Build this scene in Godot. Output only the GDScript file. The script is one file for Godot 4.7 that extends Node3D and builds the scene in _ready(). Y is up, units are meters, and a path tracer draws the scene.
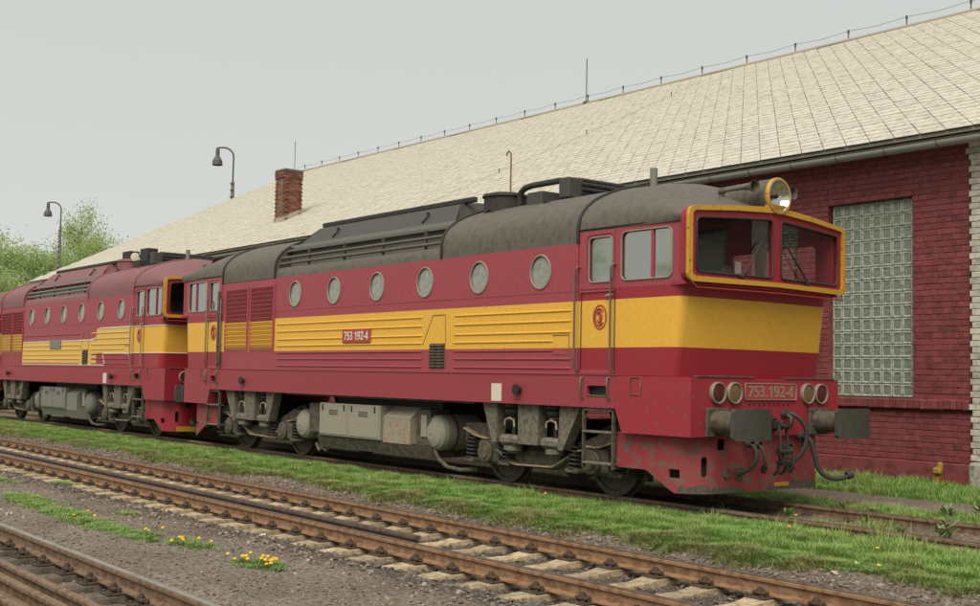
extends Node3D

const LEN := 15.43
const LOOSE_END := -0.35
var rng := RandomNumberGenerator.new()
var M := {}
var names_used := {}

# ------------------------------------------------------------------ mesh builder
class MB:
	var st := SurfaceTool.new()
	var xf := Transform3D.IDENTITY
	func _init():
		st.begin(Mesh.PRIMITIVE_TRIANGLES)
		st.set_smooth_group(-1)
	func smooth(g := 1):
		st.set_smooth_group(g)
	func flat():
		st.set_smooth_group(-1)
	func tri(a: Vector3, b: Vector3, c: Vector3):
		# a b c counter-clockwise from outside; written clockwise
		st.add_vertex(xf * a); st.add_vertex(xf * c); st.add_vertex(xf * b)
	func quad(a: Vector3, b: Vector3, c: Vector3, d: Vector3):
		tri(a, b, c); tri(a, c, d)
	func out(pts: Array, c: Vector3):
		var n = (pts[1] - pts[0]).cross(pts[2] - pts[0])
		var m := Vector3.ZERO
		for p in pts: m += p
		m /= pts.size()
		if n.dot(m - c) < 0:
			pts = pts.duplicate(); pts.reverse()
		for i in range(1, pts.size() - 1): tri(pts[0], pts[i], pts[i + 1])
	func box(c: Vector3, s: Vector3, bev := 0.0, b := Basis.IDENTITY):
		var h = s * 0.5
		bev = minf(bev, minf(h.x, minf(h.y, h.z)) * 0.9)
		if bev <= 0.0:
			for ax in 3:
				for sg in [-1.0, 1.0]:
					var q := []
					for k in [[-1, -1], [1, -1], [1, 1], [-1, 1]]:
						var v := Vector3.ZERO
						v[ax] = sg * h[ax]; v[(ax + 1) % 3] = k[0] * h[(ax + 1) % 3]; v[(ax + 2) % 3] = k[1] * h[(ax + 2) % 3]
						q.append(c + b * v)
					out(q, c)
			return
		var P = func(sg: Vector3, ax: int) -> Vector3:
			var v := Vector3.ZERO
			for k in 3: v[k] = sg[k] * (h[k] if k == ax else h[k] - bev)
			return c + b * v
		for ax in 3:
			var a1 = (ax + 1) % 3
			var a2 = (ax + 2) % 3
			for sg in [-1.0, 1.0]:
				var q := []
				for k in [[-1, -1], [1, -1], [1, 1], [-1, 1]]:
					var v := Vector3.ZERO
					v[ax] = sg; v[a1] = k[0]; v[a2] = k[1]
					q.append(P.call(v, ax))
				out(q, c)
			for s1 in [-1.0, 1.0]:
				for s2 in [-1.0, 1.0]:
					var u := Vector3.ZERO
					u[a1] = s1; u[a2] = s2
					var lo = u; lo[ax] = -1
					var hi = u; hi[ax] = 1
					out([P.call(lo, a1), P.call(hi, a1), P.call(hi, a2), P.call(lo, a2)], c)
		for sx in [-1.0, 1.0]:
			for sy in [-1.0, 1.0]:
				for sz in [-1.0, 1.0]:
					var v = Vector3(sx, sy, sz)
					out([P.call(v, 0), P.call(v, 1), P.call(v, 2)], c)
	func tube(path: Array, r: float, n := 8, caps := true, r_end := -1.0):
		if r_end < 0: r_end = r
		var rings := []
		var t0 = (path[1] - path[0]).normalized()
		var u = t0.cross(Vector3.UP)
		if u.length() < 0.1: u = t0.cross(Vector3.RIGHT)
		u = u.normalized()
		for i in path.size():
			var t: Vector3
			if i == 0: t = t0
			elif i == path.size() - 1: t = (path[i] - path[i - 1]).normalized()
			else: t = ((path[i + 1] - path[i]).normalized() + (path[i] - path[i - 1]).normalized()).normalized()
			u = (u - t * u.dot(t)).normalized()
			var w = t.cross(u)
			var ring := []
			var rr = lerpf(r, r_end, float(i) / (path.size() - 1))
			for k in n:
				var a = TAU * k / n
				ring.append(path[i] + (u * cos(a) + w * sin(a)) * rr)
			rings.append(ring)
		smooth(1)
		for i in rings.size() - 1:
			for k in n:
				var k2 = (k + 1) % n
				quad(rings[i][k], rings[i][k2], rings[i + 1][k2], rings[i + 1][k])
		flat()
		if caps:
			for e in [0, rings.size() - 1]:
				var c = path[e]
				var inside = path[1] if e == 0 else path[e - 1]
				out(rings[e], inside)
	func lathe(o: Vector3, axis: Vector3, prof: Array, n := 20, closed := true):
		# prof: [r, h] pairs along the axis
		axis = axis.normalized()
		var u = axis.cross(Vector3.UP)
		if u.length() < 0.1: u = axis.cross(Vector3.RIGHT)
		u = u.normalized()
		var w = axis.cross(u)
		for i in prof.size() - 1:
			smooth(i + 2)
			for k in n:
				var a0 = TAU * k / n
				var a1 = TAU * (k + 1) / n
				var d0 = u * cos(a0) + w * sin(a0)
				var d1 = u * cos(a1) + w * sin(a1)
				var p0 = o + axis * prof[i][1]
				var p1 = o + axis * prof[i + 1][1]
				var A = p0 + d0 * prof[i][0]
				var B = p0 + d1 * prof[i][0]
				var C = p1 + d1 * prof[i + 1][0]
				var D = p1 + d0 * prof[i + 1][0]
				if prof[i + 1][0] < 1e-5: tri(A, B, C)
				elif prof[i][0] < 1e-5: tri(A, C, D)
				else: quad(A, B, C, D)
		flat()
	func loft(rows: Array, group := 1):
		smooth(group)
		for i in rows.size() - 1:
			for k in rows[i].size() - 1:
				quad(rows[i][k], rows[i][k + 1], rows[i + 1][k + 1], rows[i + 1][k])
		flat()
	func prism(poly: PackedVector2Array, f: Callable, d0: float, d1: float):
		# f(p: Vector2, d) -> Vector3
		var t = Geometry2D.triangulate_polygon(poly)
		var area := 0.0
		for i in poly.size():
			area += poly[i].cross(poly[(i + 1) % poly.size()])
		var c := Vector2.ZERO
		for p in poly: c += p
		c /= poly.size()
		var mid = f.call(c, (d0 + d1) / 2)
		for d in [d0, d1]:
			var nd = f.call(c, d) - mid
			for i in range(0, t.size(), 3):
				var a = f.call(poly[t[i]], d); var b = f.call(poly[t[i + 1]], d); var e = f.call(poly[t[i + 2]], d)
				if (b - a).cross(e - a).dot(nd) < 0: tri(a, e, b)
				else: tri(a, b, e)
		for i in poly.size():
			var p = poly[i]; var q = poly[(i + 1) % poly.size()]
			var a = f.call(p, d0); var b = f.call(q, d0); var e = f.call(q, d1); var g = f.call(p, d1)
			var nrm2 = Vector2(q.y - p.y, p.x - q.x) * signf(area)
			var m2 = (p + q) / 2
			var outd = f.call(m2 + nrm2.normalized() * 0.001, d0) - f.call(m2, d0)
			if (b - a).cross(e - a).dot(outd) < 0: quad(a, g, e, b)
			else: quad(a, b, e, g)
	func mesh() -> ArrayMesh:
		st.generate_normals()
		return st.commit()

	# a sheet bounded by lo(x) and hi(x) polylines with convex holes; f(x, y, depth) -> Vector3; depth 0 = face, -thick = back
	func plate(lo: Array, hi: Array, holes: Array, f: Callable, thick := 0.03, extra := [], back := true):
		var xs := {}
		for p in lo + hi: xs[snappedf(p.x, 0.0001)] = true
		for h in holes:
			for p in h: xs[snappedf(p.x, 0.0001)] = true
		for x in extra: xs[snappedf(x, 0.0001)] = true
		var X = xs.keys(); X.sort()
		var x_min = lo[0].x; var x_max = lo[lo.size() - 1].x
		for i in X.size() - 1:
			var a = X[i]; var b = X[i + 1]
			if b - a < 0.0004 or a < x_min - 0.001 or b > x_max + 0.001: continue
			var m = (a + b) / 2
			var segs := []
			var cuts := []
			for h in holes:
				var rm = MB.span(h, m)
				if rm != null: cuts.append([rm[0], h])
			cuts.sort_custom(func(p, q): return p[0] < q[0])
			var ya0 = MB.at(lo, a); var yb0 = MB.at(lo, b)
			for cu in cuts:
				var ra = MB.span(cu[1], lerpf(a, m, 0.002)); var rb = MB.span(cu[1], lerpf(b, m, 0.002))
				if ra == null or rb == null: continue
				segs.append([ya0, yb0, ra[0], rb[0]])
				ya0 = ra[1]; yb0 = rb[1]
			segs.append([ya0, yb0, MB.at(hi, a), MB.at(hi, b)])
			smooth(1)
			for s in segs:
				var p0 = f.call(a, s[0], 0.0); var p1 = f.call(b, s[1], 0.0); var p2 = f.call(b, s[3], 0.0); var p3 = f.call(a, s[2], 0.0)
				var q0 = f.call(a, s[0], -thick)
				_face(p0, p1, p2, p3, p0 - q0)
			if back:
				smooth(2)
				for s in segs:
					var p0 = f.call(a, s[0], -thick); var p1 = f.call(b, s[1], -thick); var p2 = f.call(b, s[3], -thick); var p3 = f.call(a, s[2], -thick)
					_face(p0, p1, p2, p3, p0 - f.call(a, s[0], 0.0))
			smooth(3)
			for e in [[MB.at(lo, a), MB.at(lo, b), -1.0], [MB.at(hi, a), MB.at(hi, b), 1.0]]:
				var p0 = f.call(a, e[0], 0.0); var p1 = f.call(b, e[1], 0.0)
				_face(p0, p1, f.call(b, e[1], -thick), f.call(a, e[0], -thick), (f.call(a, e[0] + 0.01, 0.0) - p0) * e[2])
		flat()
		for e in [[lo[0], hi[0], -1.0], [lo[lo.size() - 1], hi[hi.size() - 1], 1.0]]:
			var p0 = f.call(e[0].x, e[0].y, 0.0)
			_face(p0, f.call(e[1].x, e[1].y, 0.0), f.call(e[1].x, e[1].y, -thick), f.call(e[0].x, e[0].y, -thick), (f.call(e[0].x + 0.01, e[0].y, 0.0) - p0) * e[2])
		smooth(4)
		for h in holes:
			var c := Vector2.ZERO
			for p in h: c += p
			c /= h.size()
			for i in h.size():
				var p = h[i]; var q = h[(i + 1) % h.size()]
				var p0 = f.call(p.x, p.y, 0.0)
				_face(p0, f.call(q.x, q.y, 0.0), f.call(q.x, q.y, -thick), f.call(p.x, p.y, -thick), f.call(c.x, c.y, 0.0) - p0)
		flat()
	func _face(a, b, c, d, n):
		if (c - a).cross(d - b).dot(n) < 0: quad(a, d, c, b)
		else: quad(a, b, c, d)
	static func at(line: Array, x: float) -> float:
		for i in line.size() - 1:
			if x <= line[i + 1].x + 1e-6:
				var w = line[i + 1].x - line[i].x
				return lerpf(line[i].y, line[i + 1].y, clampf((x - line[i].x) / maxf(w, 1e-6), 0, 1))
		return line[line.size() - 1].y
	static func span(h, x: float):
		var lo := INF
		var hi := -INF
		for i in h.size():
			var p = h[i]; var q = h[(i + 1) % h.size()]
			if (p.x - x) * (q.x - x) <= 0 and absf(p.x - q.x) > 1e-7:
				var y = lerpf(p.y, q.y, (x - p.x) / (q.x - p.x))
				lo = minf(lo, y); hi = maxf(hi, y)
		return null if hi <= lo else [lo, hi]

# ------------------------------------------------------------------ shapes in 2D
func rrect(x0: float, y0: float, x1: float, y1: float, r: float, n := 4) -> Array:
	var a := []
	for c in [[x1 - r, y0 + r, -90], [x1 - r, y1 - r, 0], [x0 + r, y1 - r, 90], [x0 + r, y0 + r, 180]]:
		for k in n + 1:
			var t = deg_to_rad(c[2] + 90.0 * k / n)
			a.append(Vector2(c[0] + r * cos(t), c[1] + r * sin(t)))
	return a
func disc(x: float, y: float, rx: float, ry: float, n := 24) -> Array:
	var a := []
	for k in n:
		var t = TAU * (k + 0.5) / n
		a.append(Vector2(x + rx * cos(t), y + ry * sin(t)))
	return a
func ring3(poly: Array, f: Callable, d: float) -> Array:
	var a := []
	for p in poly: a.append(f.call(p.x, p.y, d))
	a.append(a[0]); a.append(a[1])
	return a

# ------------------------------------------------------------------ nodes
func numbered(n: String) -> String:
	var k = names_used.get(n, 0)
	names_used[n] = k + 1
	return n if k == 0 else "%s_%03d" % [n, k]
func thing(called: String, label: String, category: String, at := Vector3.ZERO, group := "") -> Node3D:
	var o := Node3D.new()
	o.name = numbered(called)
	add_child(o)
	o.position = at
	o.set_meta("label", label); o.set_meta("category", category)
	if group != "": o.set_meta("group", group)
	return o
func part(parent: Node, called: String, mesh: Mesh, mat: Material, xf := Transform3D.IDENTITY, label := "") -> MeshInstance3D:
	var o := MeshInstance3D.new()
	o.name = called
	o.mesh = mesh
	o.material_override = mat
	o.transform = xf
	parent.add_child(o, true)
	if label != "": o.set_meta("label", label)
	return o
func structure(called: String, mesh: Mesh, mat: Material, xf := Transform3D.IDENTITY) -> MeshInstance3D:
	var o = part(self, numbered(called), mesh, mat, xf)
	o.set_meta("kind", "structure")
	return o
func T(x: float, y: float, z: float, ry := 0.0) -> Transform3D:
	return Transform3D(Basis(Vector3.UP, ry), Vector3(x, y, z))

# ------------------------------------------------------------------ materials
func lin(r: float, g: float, b: float) -> Color:
	return Color(r, g, b).linear_to_srgb()
func noise_tex(freq: float, oct: int, stops: Array, seed_: int, size := 512, kind := FastNoiseLite.TYPE_SIMPLEX_SMOOTH, as_normal := false, bump := 4.0) -> NoiseTexture2D:
	var n := FastNoiseLite.new()
	n.noise_type = kind; n.frequency = freq; n.fractal_octaves = oct; n.seed = seed_
	n.fractal_gain = 0.6
	var t := NoiseTexture2D.new()
	t.width = size; t.height = size; t.seamless = true; t.noise = n
	if as_normal:
		t.as_normal_map = true; t.bump_strength = bump
	else:
		var g := Gradient.new()
		var off := PackedFloat32Array(); var col := PackedColorArray()
		for s in stops:
			off.append(s[0]); col.append(s[1] if s[1] is Color else Color(s[1], s[1], s[1]))
		g.offsets = off; g.colors = col
		t.color_ramp = g
	return t
func mat(c: Color, rough := 0.6, metal := 0.0) -> StandardMaterial3D:
	var m := StandardMaterial3D.new()
	m.albedo_color = c; m.roughness = rough; m.metallic = metal
	return m
func tex(m: StandardMaterial3D, t: Texture2D, scale: Vector3, world := false) -> StandardMaterial3D:
	m.albedo_texture = t
	m.uv1_triplanar = true
	m.uv1_world_triplanar = world
	m.uv1_scale = scale
	m.uv1_triplanar_sharpness = 4.0
	return m
func grained(c: Color, rough: float, t: Texture2D, scale: Vector3, nrm: Texture2D = null, ns := 0.5, metal := 0.0, world := false) -> StandardMaterial3D:
	var m = tex(mat(c, rough, metal), t, scale, world)
	if nrm:
		m.normal_enabled = true; m.normal_texture = nrm; m.normal_scale = ns
	return m

func make_materials():
	var wear = noise_tex(0.04, 6, [[0.0, Color(0.42, 0.34, 0.28)], [0.09, Color(0.66, 0.6, 0.55)], [0.12, Color(0.93, 0.92, 0.91)], [0.5, Color(0.97, 0.97, 0.97)], [1.0, Color(1, 1, 1)]], 3, 1024)
	var soft = noise_tex(0.01, 5, [[0.0, 0.80], [0.5, 0.95], [1.0, 1.0]], 5)
	var dirtn = noise_tex(0.02, 6, [[0.0, Color(0.62, 0.60, 0.56)], [0.36, Color(0.78, 0.76, 0.73)], [0.55, Color(0.97, 0.96, 0.95)], [1.0, Color(1, 1, 1)]], 9)
	var mud = noise_tex(0.018, 6, [[0.0, lin(0.13, 0.1, 0.075)], [0.28, lin(0.16, 0.10, 0.078)], [0.40, lin(0.21, 0.07, 0.062)], [0.52, lin(0.28, 0.04, 0.047)], [1.0, lin(0.31, 0.028, 0.04)]], 9)
	var specks = noise_tex(0.03, 6, [[0.0, lin(0.16, 0.11, 0.08)], [0.16, lin(0.19, 0.10, 0.08)], [0.22, lin(0.28, 0.04, 0.05)], [0.32, lin(0.31, 0.026, 0.04)], [1.0, lin(0.32, 0.024, 0.038)]], 19)
	var streak = noise_tex(0.035, 6, [[0.0, Color(0.55, 0.5, 0.46)], [0.10, Color(0.78, 0.75, 0.72)], [0.15, Color(0.92, 0.91, 0.9)], [0.5, Color(0.97, 0.97, 0.97)], [1.0, Color(1, 1, 1)]], 11, 1024)
	var rough_n = noise_tex(0.03, 5, [], 21, 512, FastNoiseLite.TYPE_SIMPLEX_SMOOTH, true, 3.0)
	var fine_n = noise_tex(0.09, 4, [], 22, 512, FastNoiseLite.TYPE_SIMPLEX_SMOOTH, true, 5.0)
	var dent_n = noise_tex(0.006, 2, [], 23, 512, FastNoiseLite.TYPE_SIMPLEX_SMOOTH, true, 2.0)
	var mottle = noise_tex(0.02, 6, [[0.0, 0.62], [0.4, 0.86], [0.6, 1.0], [1.0, 1.1]], 31)
	var rusty = noise_tex(0.02, 6, [[0.0, Color(0.72, 0.66, 0.62)], [0.4, Color(0.9, 0.86, 0.82)], [0.55, Color(1, 1, 1)], [1.0, Color(1, 0.97, 0.94)]], 33)
	var vs = Vector3(0.33, 0.2, 0.33)
	M.red_faded = grained(lin(0.34, 0.056, 0.078), 0.5, streak, vs, dent_n, 0.12)
	M.red = grained(lin(0.31, 0.021, 0.036), 0.42, streak, vs, dent_n, 0.12)
	M.red_beam = grained(Color.WHITE, 0.5, specks, Vector3(0.5, 0.5, 0.5), dent_n, 0.1)
	M.red_dirty = grained(Color.WHITE, 0.65, mud, Vector3(0.6, 0.6, 0.6), dent_n, 0.15)
	M.red_sole = grained(lin(0.31, 0.045, 0.061), 0.55, streak, Vector3(0.4, 0.25, 0.4), dent_n, 0.12)
	M.yellow = grained(lin(0.78, 0.44, 0.055), 0.45, wear, vs, dent_n, 0.12)
	M.yellow_dull = grained(lin(0.58, 0.31, 0.035), 0.5, noise_tex(0.04, 6, [[0.0, Color(0.5, 0.42, 0.36)], [0.2, Color(0.75, 0.7, 0.66)], [0.26, Color(0.95, 0.95, 0.95)], [1.0, Color(1, 1, 1)]], 14), Vector3(0.5, 0.5, 0.5))
	M.yellow_pale = grained(lin(0.74, 0.46, 0.10), 0.5, wear, vs, dent_n, 0.12)
	M.roof_grey = grained(lin(0.118, 0.105, 0.09), 0.62, noise_tex(0.03, 6, [[0.0, Color(0.8, 0.78, 0.76)], [0.45, Color(0.95, 0.94, 0.93)], [0.62, Color(1.0, 1.0, 0.98)], [1.0, Color(1.0, 0.98, 0.93)]], 41), Vector3(0.45, 0.3, 0.45), dent_n, 0.05)
	M.roof_red = grained(lin(0.22, 0.085, 0.09), 0.55, streak, vs, dent_n, 0.1)
	M.hood_dark = grained(lin(0.062, 0.06, 0.056), 0.6, wear, vs)
	M.black = grained(lin(0.022, 0.021, 0.02), 0.6, wear, vs)
	M.dark = grained(lin(0.07, 0.066, 0.06), 0.8, mottle, Vector3.ONE)
	M.soot = grained(lin(0.035, 0.033, 0.032), 0.75, mottle, Vector3.ONE)
	M.bogie = grained(lin(0.105, 0.092, 0.07), 0.75, dirtn, Vector3(0.7, 0.7, 0.7), rough_n, 0.3)
	M.bogie_light = grained(lin(0.17, 0.152, 0.118), 0.7, mottle, Vector3(0.9, 0.9, 0.9), rough_n, 0.2)
	M.grey_case = grained(lin(0.31, 0.29, 0.235), 0.65, streak, Vector3(0.5, 0.3, 0.5))
	M.grey_pink = grained(lin(0.30, 0.285, 0.235), 0.65, noise_tex(0.012, 5, [[0.0, Color(0.7, 0.6, 0.5)], [0.3, Color(0.95, 0.93, 0.9)], [0.6, Color(1, 0.98, 0.95)], [0.68, Color(1.0, 0.84, 0.80)], [1.0, Color(1, 0.78, 0.76)]], 55), Vector3(0.8, 0.8, 0.8))
	M.grey_paint = grained(lin(0.2, 0.2, 0.175), 0.6, wear, Vector3(0.6, 0.6, 0.6))
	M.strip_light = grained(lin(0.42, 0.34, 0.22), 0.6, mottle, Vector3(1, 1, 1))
	M.wheel = grained(lin(0.11, 0.09, 0.07), 0.6, mottle, Vector3(1, 1, 1), null, 0.0, 0.2)
	M.steel_dark = grained(lin(0.045, 0.042, 0.038), 0.5, wear, Vector3(1, 1, 1), null, 0.0, 0.3)
	M.buffer = grained(lin(0.075, 0.075, 0.064), 0.55, soft, Vector3(1.2, 1.2, 1.2), fine_n, 0.1, 0.15)
	M.rubber = mat(lin(0.03, 0.028, 0.026), 0.7)
	M.hose = mat(lin(0.04, 0.037, 0.032), 0.7)
	M.chrome = mat(lin(0.5, 0.47, 0.42), 0.35, 0.8)
	M.rail_grey = mat(lin(0.16, 0.13, 0.11), 0.45, 0.3)
	M.gasket = mat(lin(0.25, 0.21, 0.17), 0.5)
	M.cream = mat(lin(0.62, 0.58, 0.48), 0.6)
	M.white = mat(lin(0.7, 0.68, 0.62), 0.6)
	M.print_red = mat(lin(0.36, 0.05, 0.045), 0.55)
	M.print_yellow = mat(lin(0.5, 0.32, 0.07), 0.6)
	M.interior = mat(lin(0.24, 0.24, 0.19), 0.7)
	M.interior_dark = mat(lin(0.16, 0.15, 0.12), 0.7)
	# glass
	var g := mat(Color(0.1, 0.11, 0.1, 0.06), 0.02, 0.0)
	g.transparency = BaseMaterial3D.TRANSPARENCY_ALPHA
	g.metallic_specular = 1.0
	M.glass = g
	M.glass_side = mat(lin(0.40, 0.405, 0.37), 0.04, 0.92)
	M.porthole = grained(lin(0.36, 0.37, 0.33), 0.2, soft, Vector3(1.5, 1.5, 1.5), null, 0, 0.25)
	M.lens_clear = mat(lin(0.8, 0.8, 0.76), 0.1, 0.9)
	M.lens_red = mat(lin(0.09, 0.02, 0.022), 0.15)
	M.lens_amber = mat(lin(0.16, 0.11, 0.055), 0.25)
	# building
	var plaster = noise_tex(0.015, 6, [[0.0, 0.72], [0.4, 0.92], [0.6, 1.0], [1.0, 1.08]], 61)
	var lichen = noise_tex(0.03, 6, [[0.0, Color(0.70, 0.68, 0.64)], [0.3, Color(0.88, 0.87, 0.85)], [0.5, Color(0.97, 0.97, 0.97)], [1.0, Color(1, 1, 1)]], 62, 1024)
	M.wall_red = grained(lin(0.20, 0.045, 0.049), 0.78, plaster, Vector3(0.35, 0.35, 0.35), rough_n, 0.4, 0.0, true)
	M.brick_red = []
	for k in 4:
		var f = [1.0, 0.9, 1.1, 0.84][k]
		M.brick_red.append(grained(lin(0.21 * f, 0.047 * f, 0.051 * f), 0.72, plaster, Vector3(0.5, 0.5, 0.5), fine_n, 0.35, 0.0, true))
	M.brick_white = []
	for k in 3:
		var f = [1.0, 0.9, 0.8][k]
		M.brick_white.append(grained(lin(0.56 * f, 0.55 * f, 0.47 * f), 0.75, plaster, Vector3(0.6, 0.6, 0.6), fine_n, 0.35, 0.0, true))
	M.brick_chimney = []
	for k in 3:
		M.brick_chimney.append(mat([lin(0.2, 0.075, 0.045), lin(0.13, 0.055, 0.038), lin(0.26, 0.11, 0.065)][k], 0.85))
	M.mortar = mat(lin(0.16, 0.13, 0.105), 0.9)
	M.stone = grained(lin(0.36, 0.35, 0.31), 0.85, mottle, Vector3(0.8, 0.8, 0.8), rough_n, 0.6, 0.0, true)
	M.slate = []
	for k in 4:
		var f = [1.0, 0.965, 1.03, 0.94][k]
		M.slate.append(grained(lin(0.57 * f, 0.545 * f, 0.475 * f), 0.8, lichen, Vector3(0.13, 0.13, 0.13), null, 0, 0, true))
	var ms = M.slate[0].duplicate()
	ms.vertex_color_use_as_albedo = true
	M.slate_many = ms
	M.ridge = mat(lin(0.36, 0.33, 0.27), 0.8)
	M.deck = mat(lin(0.06, 0.05, 0.045), 0.9)
	M.gutter = grained(lin(0.36, 0.38, 0.36), 0.5, wear, Vector3(0.6, 0.6, 0.6), null, 0, 0.3)
	M.rust = grained(lin(0.2, 0.11, 0.06), 0.8, rusty, Vector3(1, 1, 1))
	M.block_rim = grained(lin(0.40, 0.44, 0.37), 0.15, mottle, Vector3(0.9, 0.9, 0.9), fine_n, 0.15, 0, true)
	M.block_face = grained(lin(0.235, 0.27, 0.22), 0.06, noise_tex(0.06, 4, [[0.0, 0.6], [0.45, 0.85], [0.6, 1.05], [1.0, 1.4]], 71), Vector3(1.0, 1.0, 1.0), fine_n, 0.4, 0, true)
	# track
	M.rail = grained(lin(0.28, 0.17, 0.098), 0.7, rusty, Vector3(0.5, 0.9, 0.9), fine_n, 0.2)
	M.rail_dull = grained(lin(0.20, 0.135, 0.09), 0.7, rusty, Vector3(0.5, 0.9, 0.9), fine_n, 0.2)
	M.rail_top = grained(lin(0.17, 0.13, 0.105), 0.5, rusty, Vector3(0.5, 0.9, 0.9), null, 0, 0.4)
	M.rail_shine = grained(lin(0.42, 0.39, 0.34), 0.4, soft, Vector3(0.5, 0.9, 0.9), null, 0, 0.6)
	M.sleeper = []
	for k in 4:
		var f = [1.0, 0.9, 1.08, 0.8][k]
		M.sleeper.append(grained(lin(0.47 * f, 0.37 * f, 0.24 * f), 0.85, mottle, Vector3(0.7, 0.7, 0.7), rough_n, 0.6, 0, true))
	M.sleeper_old = grained(lin(0.13, 0.105, 0.08), 0.9, mottle, Vector3(0.7, 0.7, 0.7), rough_n, 0.6, 0, true)
	M.clip = grained(lin(0.08, 0.055, 0.038), 0.8, rusty, Vector3(2, 2, 2))
	var soil = noise_tex(0.03, 6, [[0.0, Color(0.5, 0.48, 0.47)], [0.4, Color(0.82, 0.8, 0.79)], [0.6, Color(0.98, 0.97, 0.96)], [1.0, Color(1, 1, 1)]], 81, 1024)
	var gm = grained(Color.WHITE, 0.95, soil, Vector3(0.45, 0.45, 0.45), noise_tex(0.05, 6, [], 82, 1024, FastNoiseLite.TYPE_SIMPLEX_SMOOTH, true, 8.0), 0.55, 0, true)
	gm.vertex_color_use_as_albedo = true
	M.ground = gm
	var st := mat(Color.WHITE, 0.9); st.vertex_color_use_as_albedo = true
	M.stone_bits = st
	var gr := mat(Color.WHITE, 0.7); gr.vertex_color_use_as_albedo = true
	gr.backlight_enabled = true; gr.backlight = Color(0.5, 0.55, 0.3)
	M.grass = gr
	M.leaf = mat(lin(0.10, 0.17, 0.045), 0.6)
	M.leaf.backlight_enabled = true; M.leaf.backlight = Color(0.4, 0.5, 0.2)
	M.leaf_pale = mat(lin(0.17, 0.24, 0.09), 0.65)
	M.petal = mat(lin(0.80, 0.42, 0.02), 0.7)
	M.paper = mat(lin(0.7, 0.66, 0.6), 0.8)
	M.bark = grained(lin(0.11, 0.1, 0.08), 0.9, mottle, Vector3(0.8, 0.8, 0.8))
	M.tree_leaf = []
	for c in [lin(0.29, 0.35, 0.17), lin(0.26, 0.33, 0.17), lin(0.33, 0.37, 0.21)]:
		var m := mat(c, 0.7)
		m.backlight_enabled = true; m.backlight = Color(0.6, 0.7, 0.35)
		M.tree_leaf.append(m)
	M.lamp_grey = mat(lin(0.09, 0.09, 0.085), 0.6)
	M.pole = mat(lin(0.2, 0.18, 0.155), 0.85)
	M.mud = grained(lin(0.115, 0.092, 0.07), 0.95, mottle, Vector3(1.5, 1.5, 1.5), rough_n, 0.6)
	M.stake = grained(lin(0.36, 0.22, 0.035), 0.7, mottle, Vector3(1.5, 1.5, 1.5))

# ------------------------------------------------------------------ ready
func _ready():
	rng.seed = 753
	var cam := Camera3D.new()
	cam.name = "camera"
	cam.position = Vector3(9.9505, 1.639, 12.5026)
	cam.rotation = Vector3(0.06256, 0.90598, 0.01941)
	cam.fov = 28.91
	cam.near = 0.1; cam.far = 2000.0
	add_child(cam)
	cam.make_current()
	var env := Environment.new()
	env.background_mode = Environment.BG_SKY
	var sm := ProceduralSkyMaterial.new()
	sm.sky_top_color = Color(0.594, 0.609, 0.600)
	sm.sky_horizon_color = Color(0.646, 0.652, 0.636)
	sm.sky_curve = 0.2
	sm.ground_bottom_color = Color(0.33, 0.31, 0.28)
	sm.ground_horizon_color = Color(0.646, 0.652, 0.636)
	sm.sun_angle_max = 0.0
	var sky := Sky.new()
	sky.sky_material = sm
	env.sky = sky
	env.background_energy_multiplier = 1.0
	env.tonemap_mode = Environment.TONE_MAPPER_LINEAR
	env.tonemap_exposure = 1.86
	env.sdfgi_enabled = true; env.ssao_enabled = true; env.ssil_enabled = true
	var we := WorldEnvironment.new()
	we.name = "world_environment"
	we.environment = env
	add_child(we)
	var sun := DirectionalLight3D.new()
	sun.name = "sun"
	sun.light_energy = 0.5
	sun.light_color = Color(1.0, 0.97, 0.91)
	sun.light_angular_distance = 40.0
	sun.shadow_enabled = true
	add_child(sun)
	sun.look_at_from_position(Vector3(9, 20, 14), Vector3.ZERO, Vector3.UP)

	make_materials()
	build_ground()
	build_tracks()
	build_building()
	var paint1 := {"top": M.red_faded, "cab": M.red, "cabside": M.red_faded, "sole": M.red_sole, "low": M.red_faded, "yellow": M.yellow, "roof": M.roof_grey, "hood": M.hood_dark, "rim": M.yellow_dull}
	build_locomotive("diesel_locomotive", "grey-roofed red and yellow diesel locomotive standing beside the brick wall, windscreens clear of other vehicles", Vector3.ZERO, paint1, false)
	var paint2 := {"top": M.red_faded, "cab": M.red, "cabside": M.red, "sole": M.red, "low": M.red, "yellow": M.yellow_pale, "roof": M.roof_red, "hood": M.roof_red, "rim": M.yellow_dull}
	build_locomotive("diesel_locomotive", "red-roofed diesel locomotive with stepped yellow band, coupled behind the grey-roofed one", Vector3(-16.30, 0, 0), paint2, true)
	build_lamps()
	build_trees()
	build_plants()
	print("done")

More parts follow.
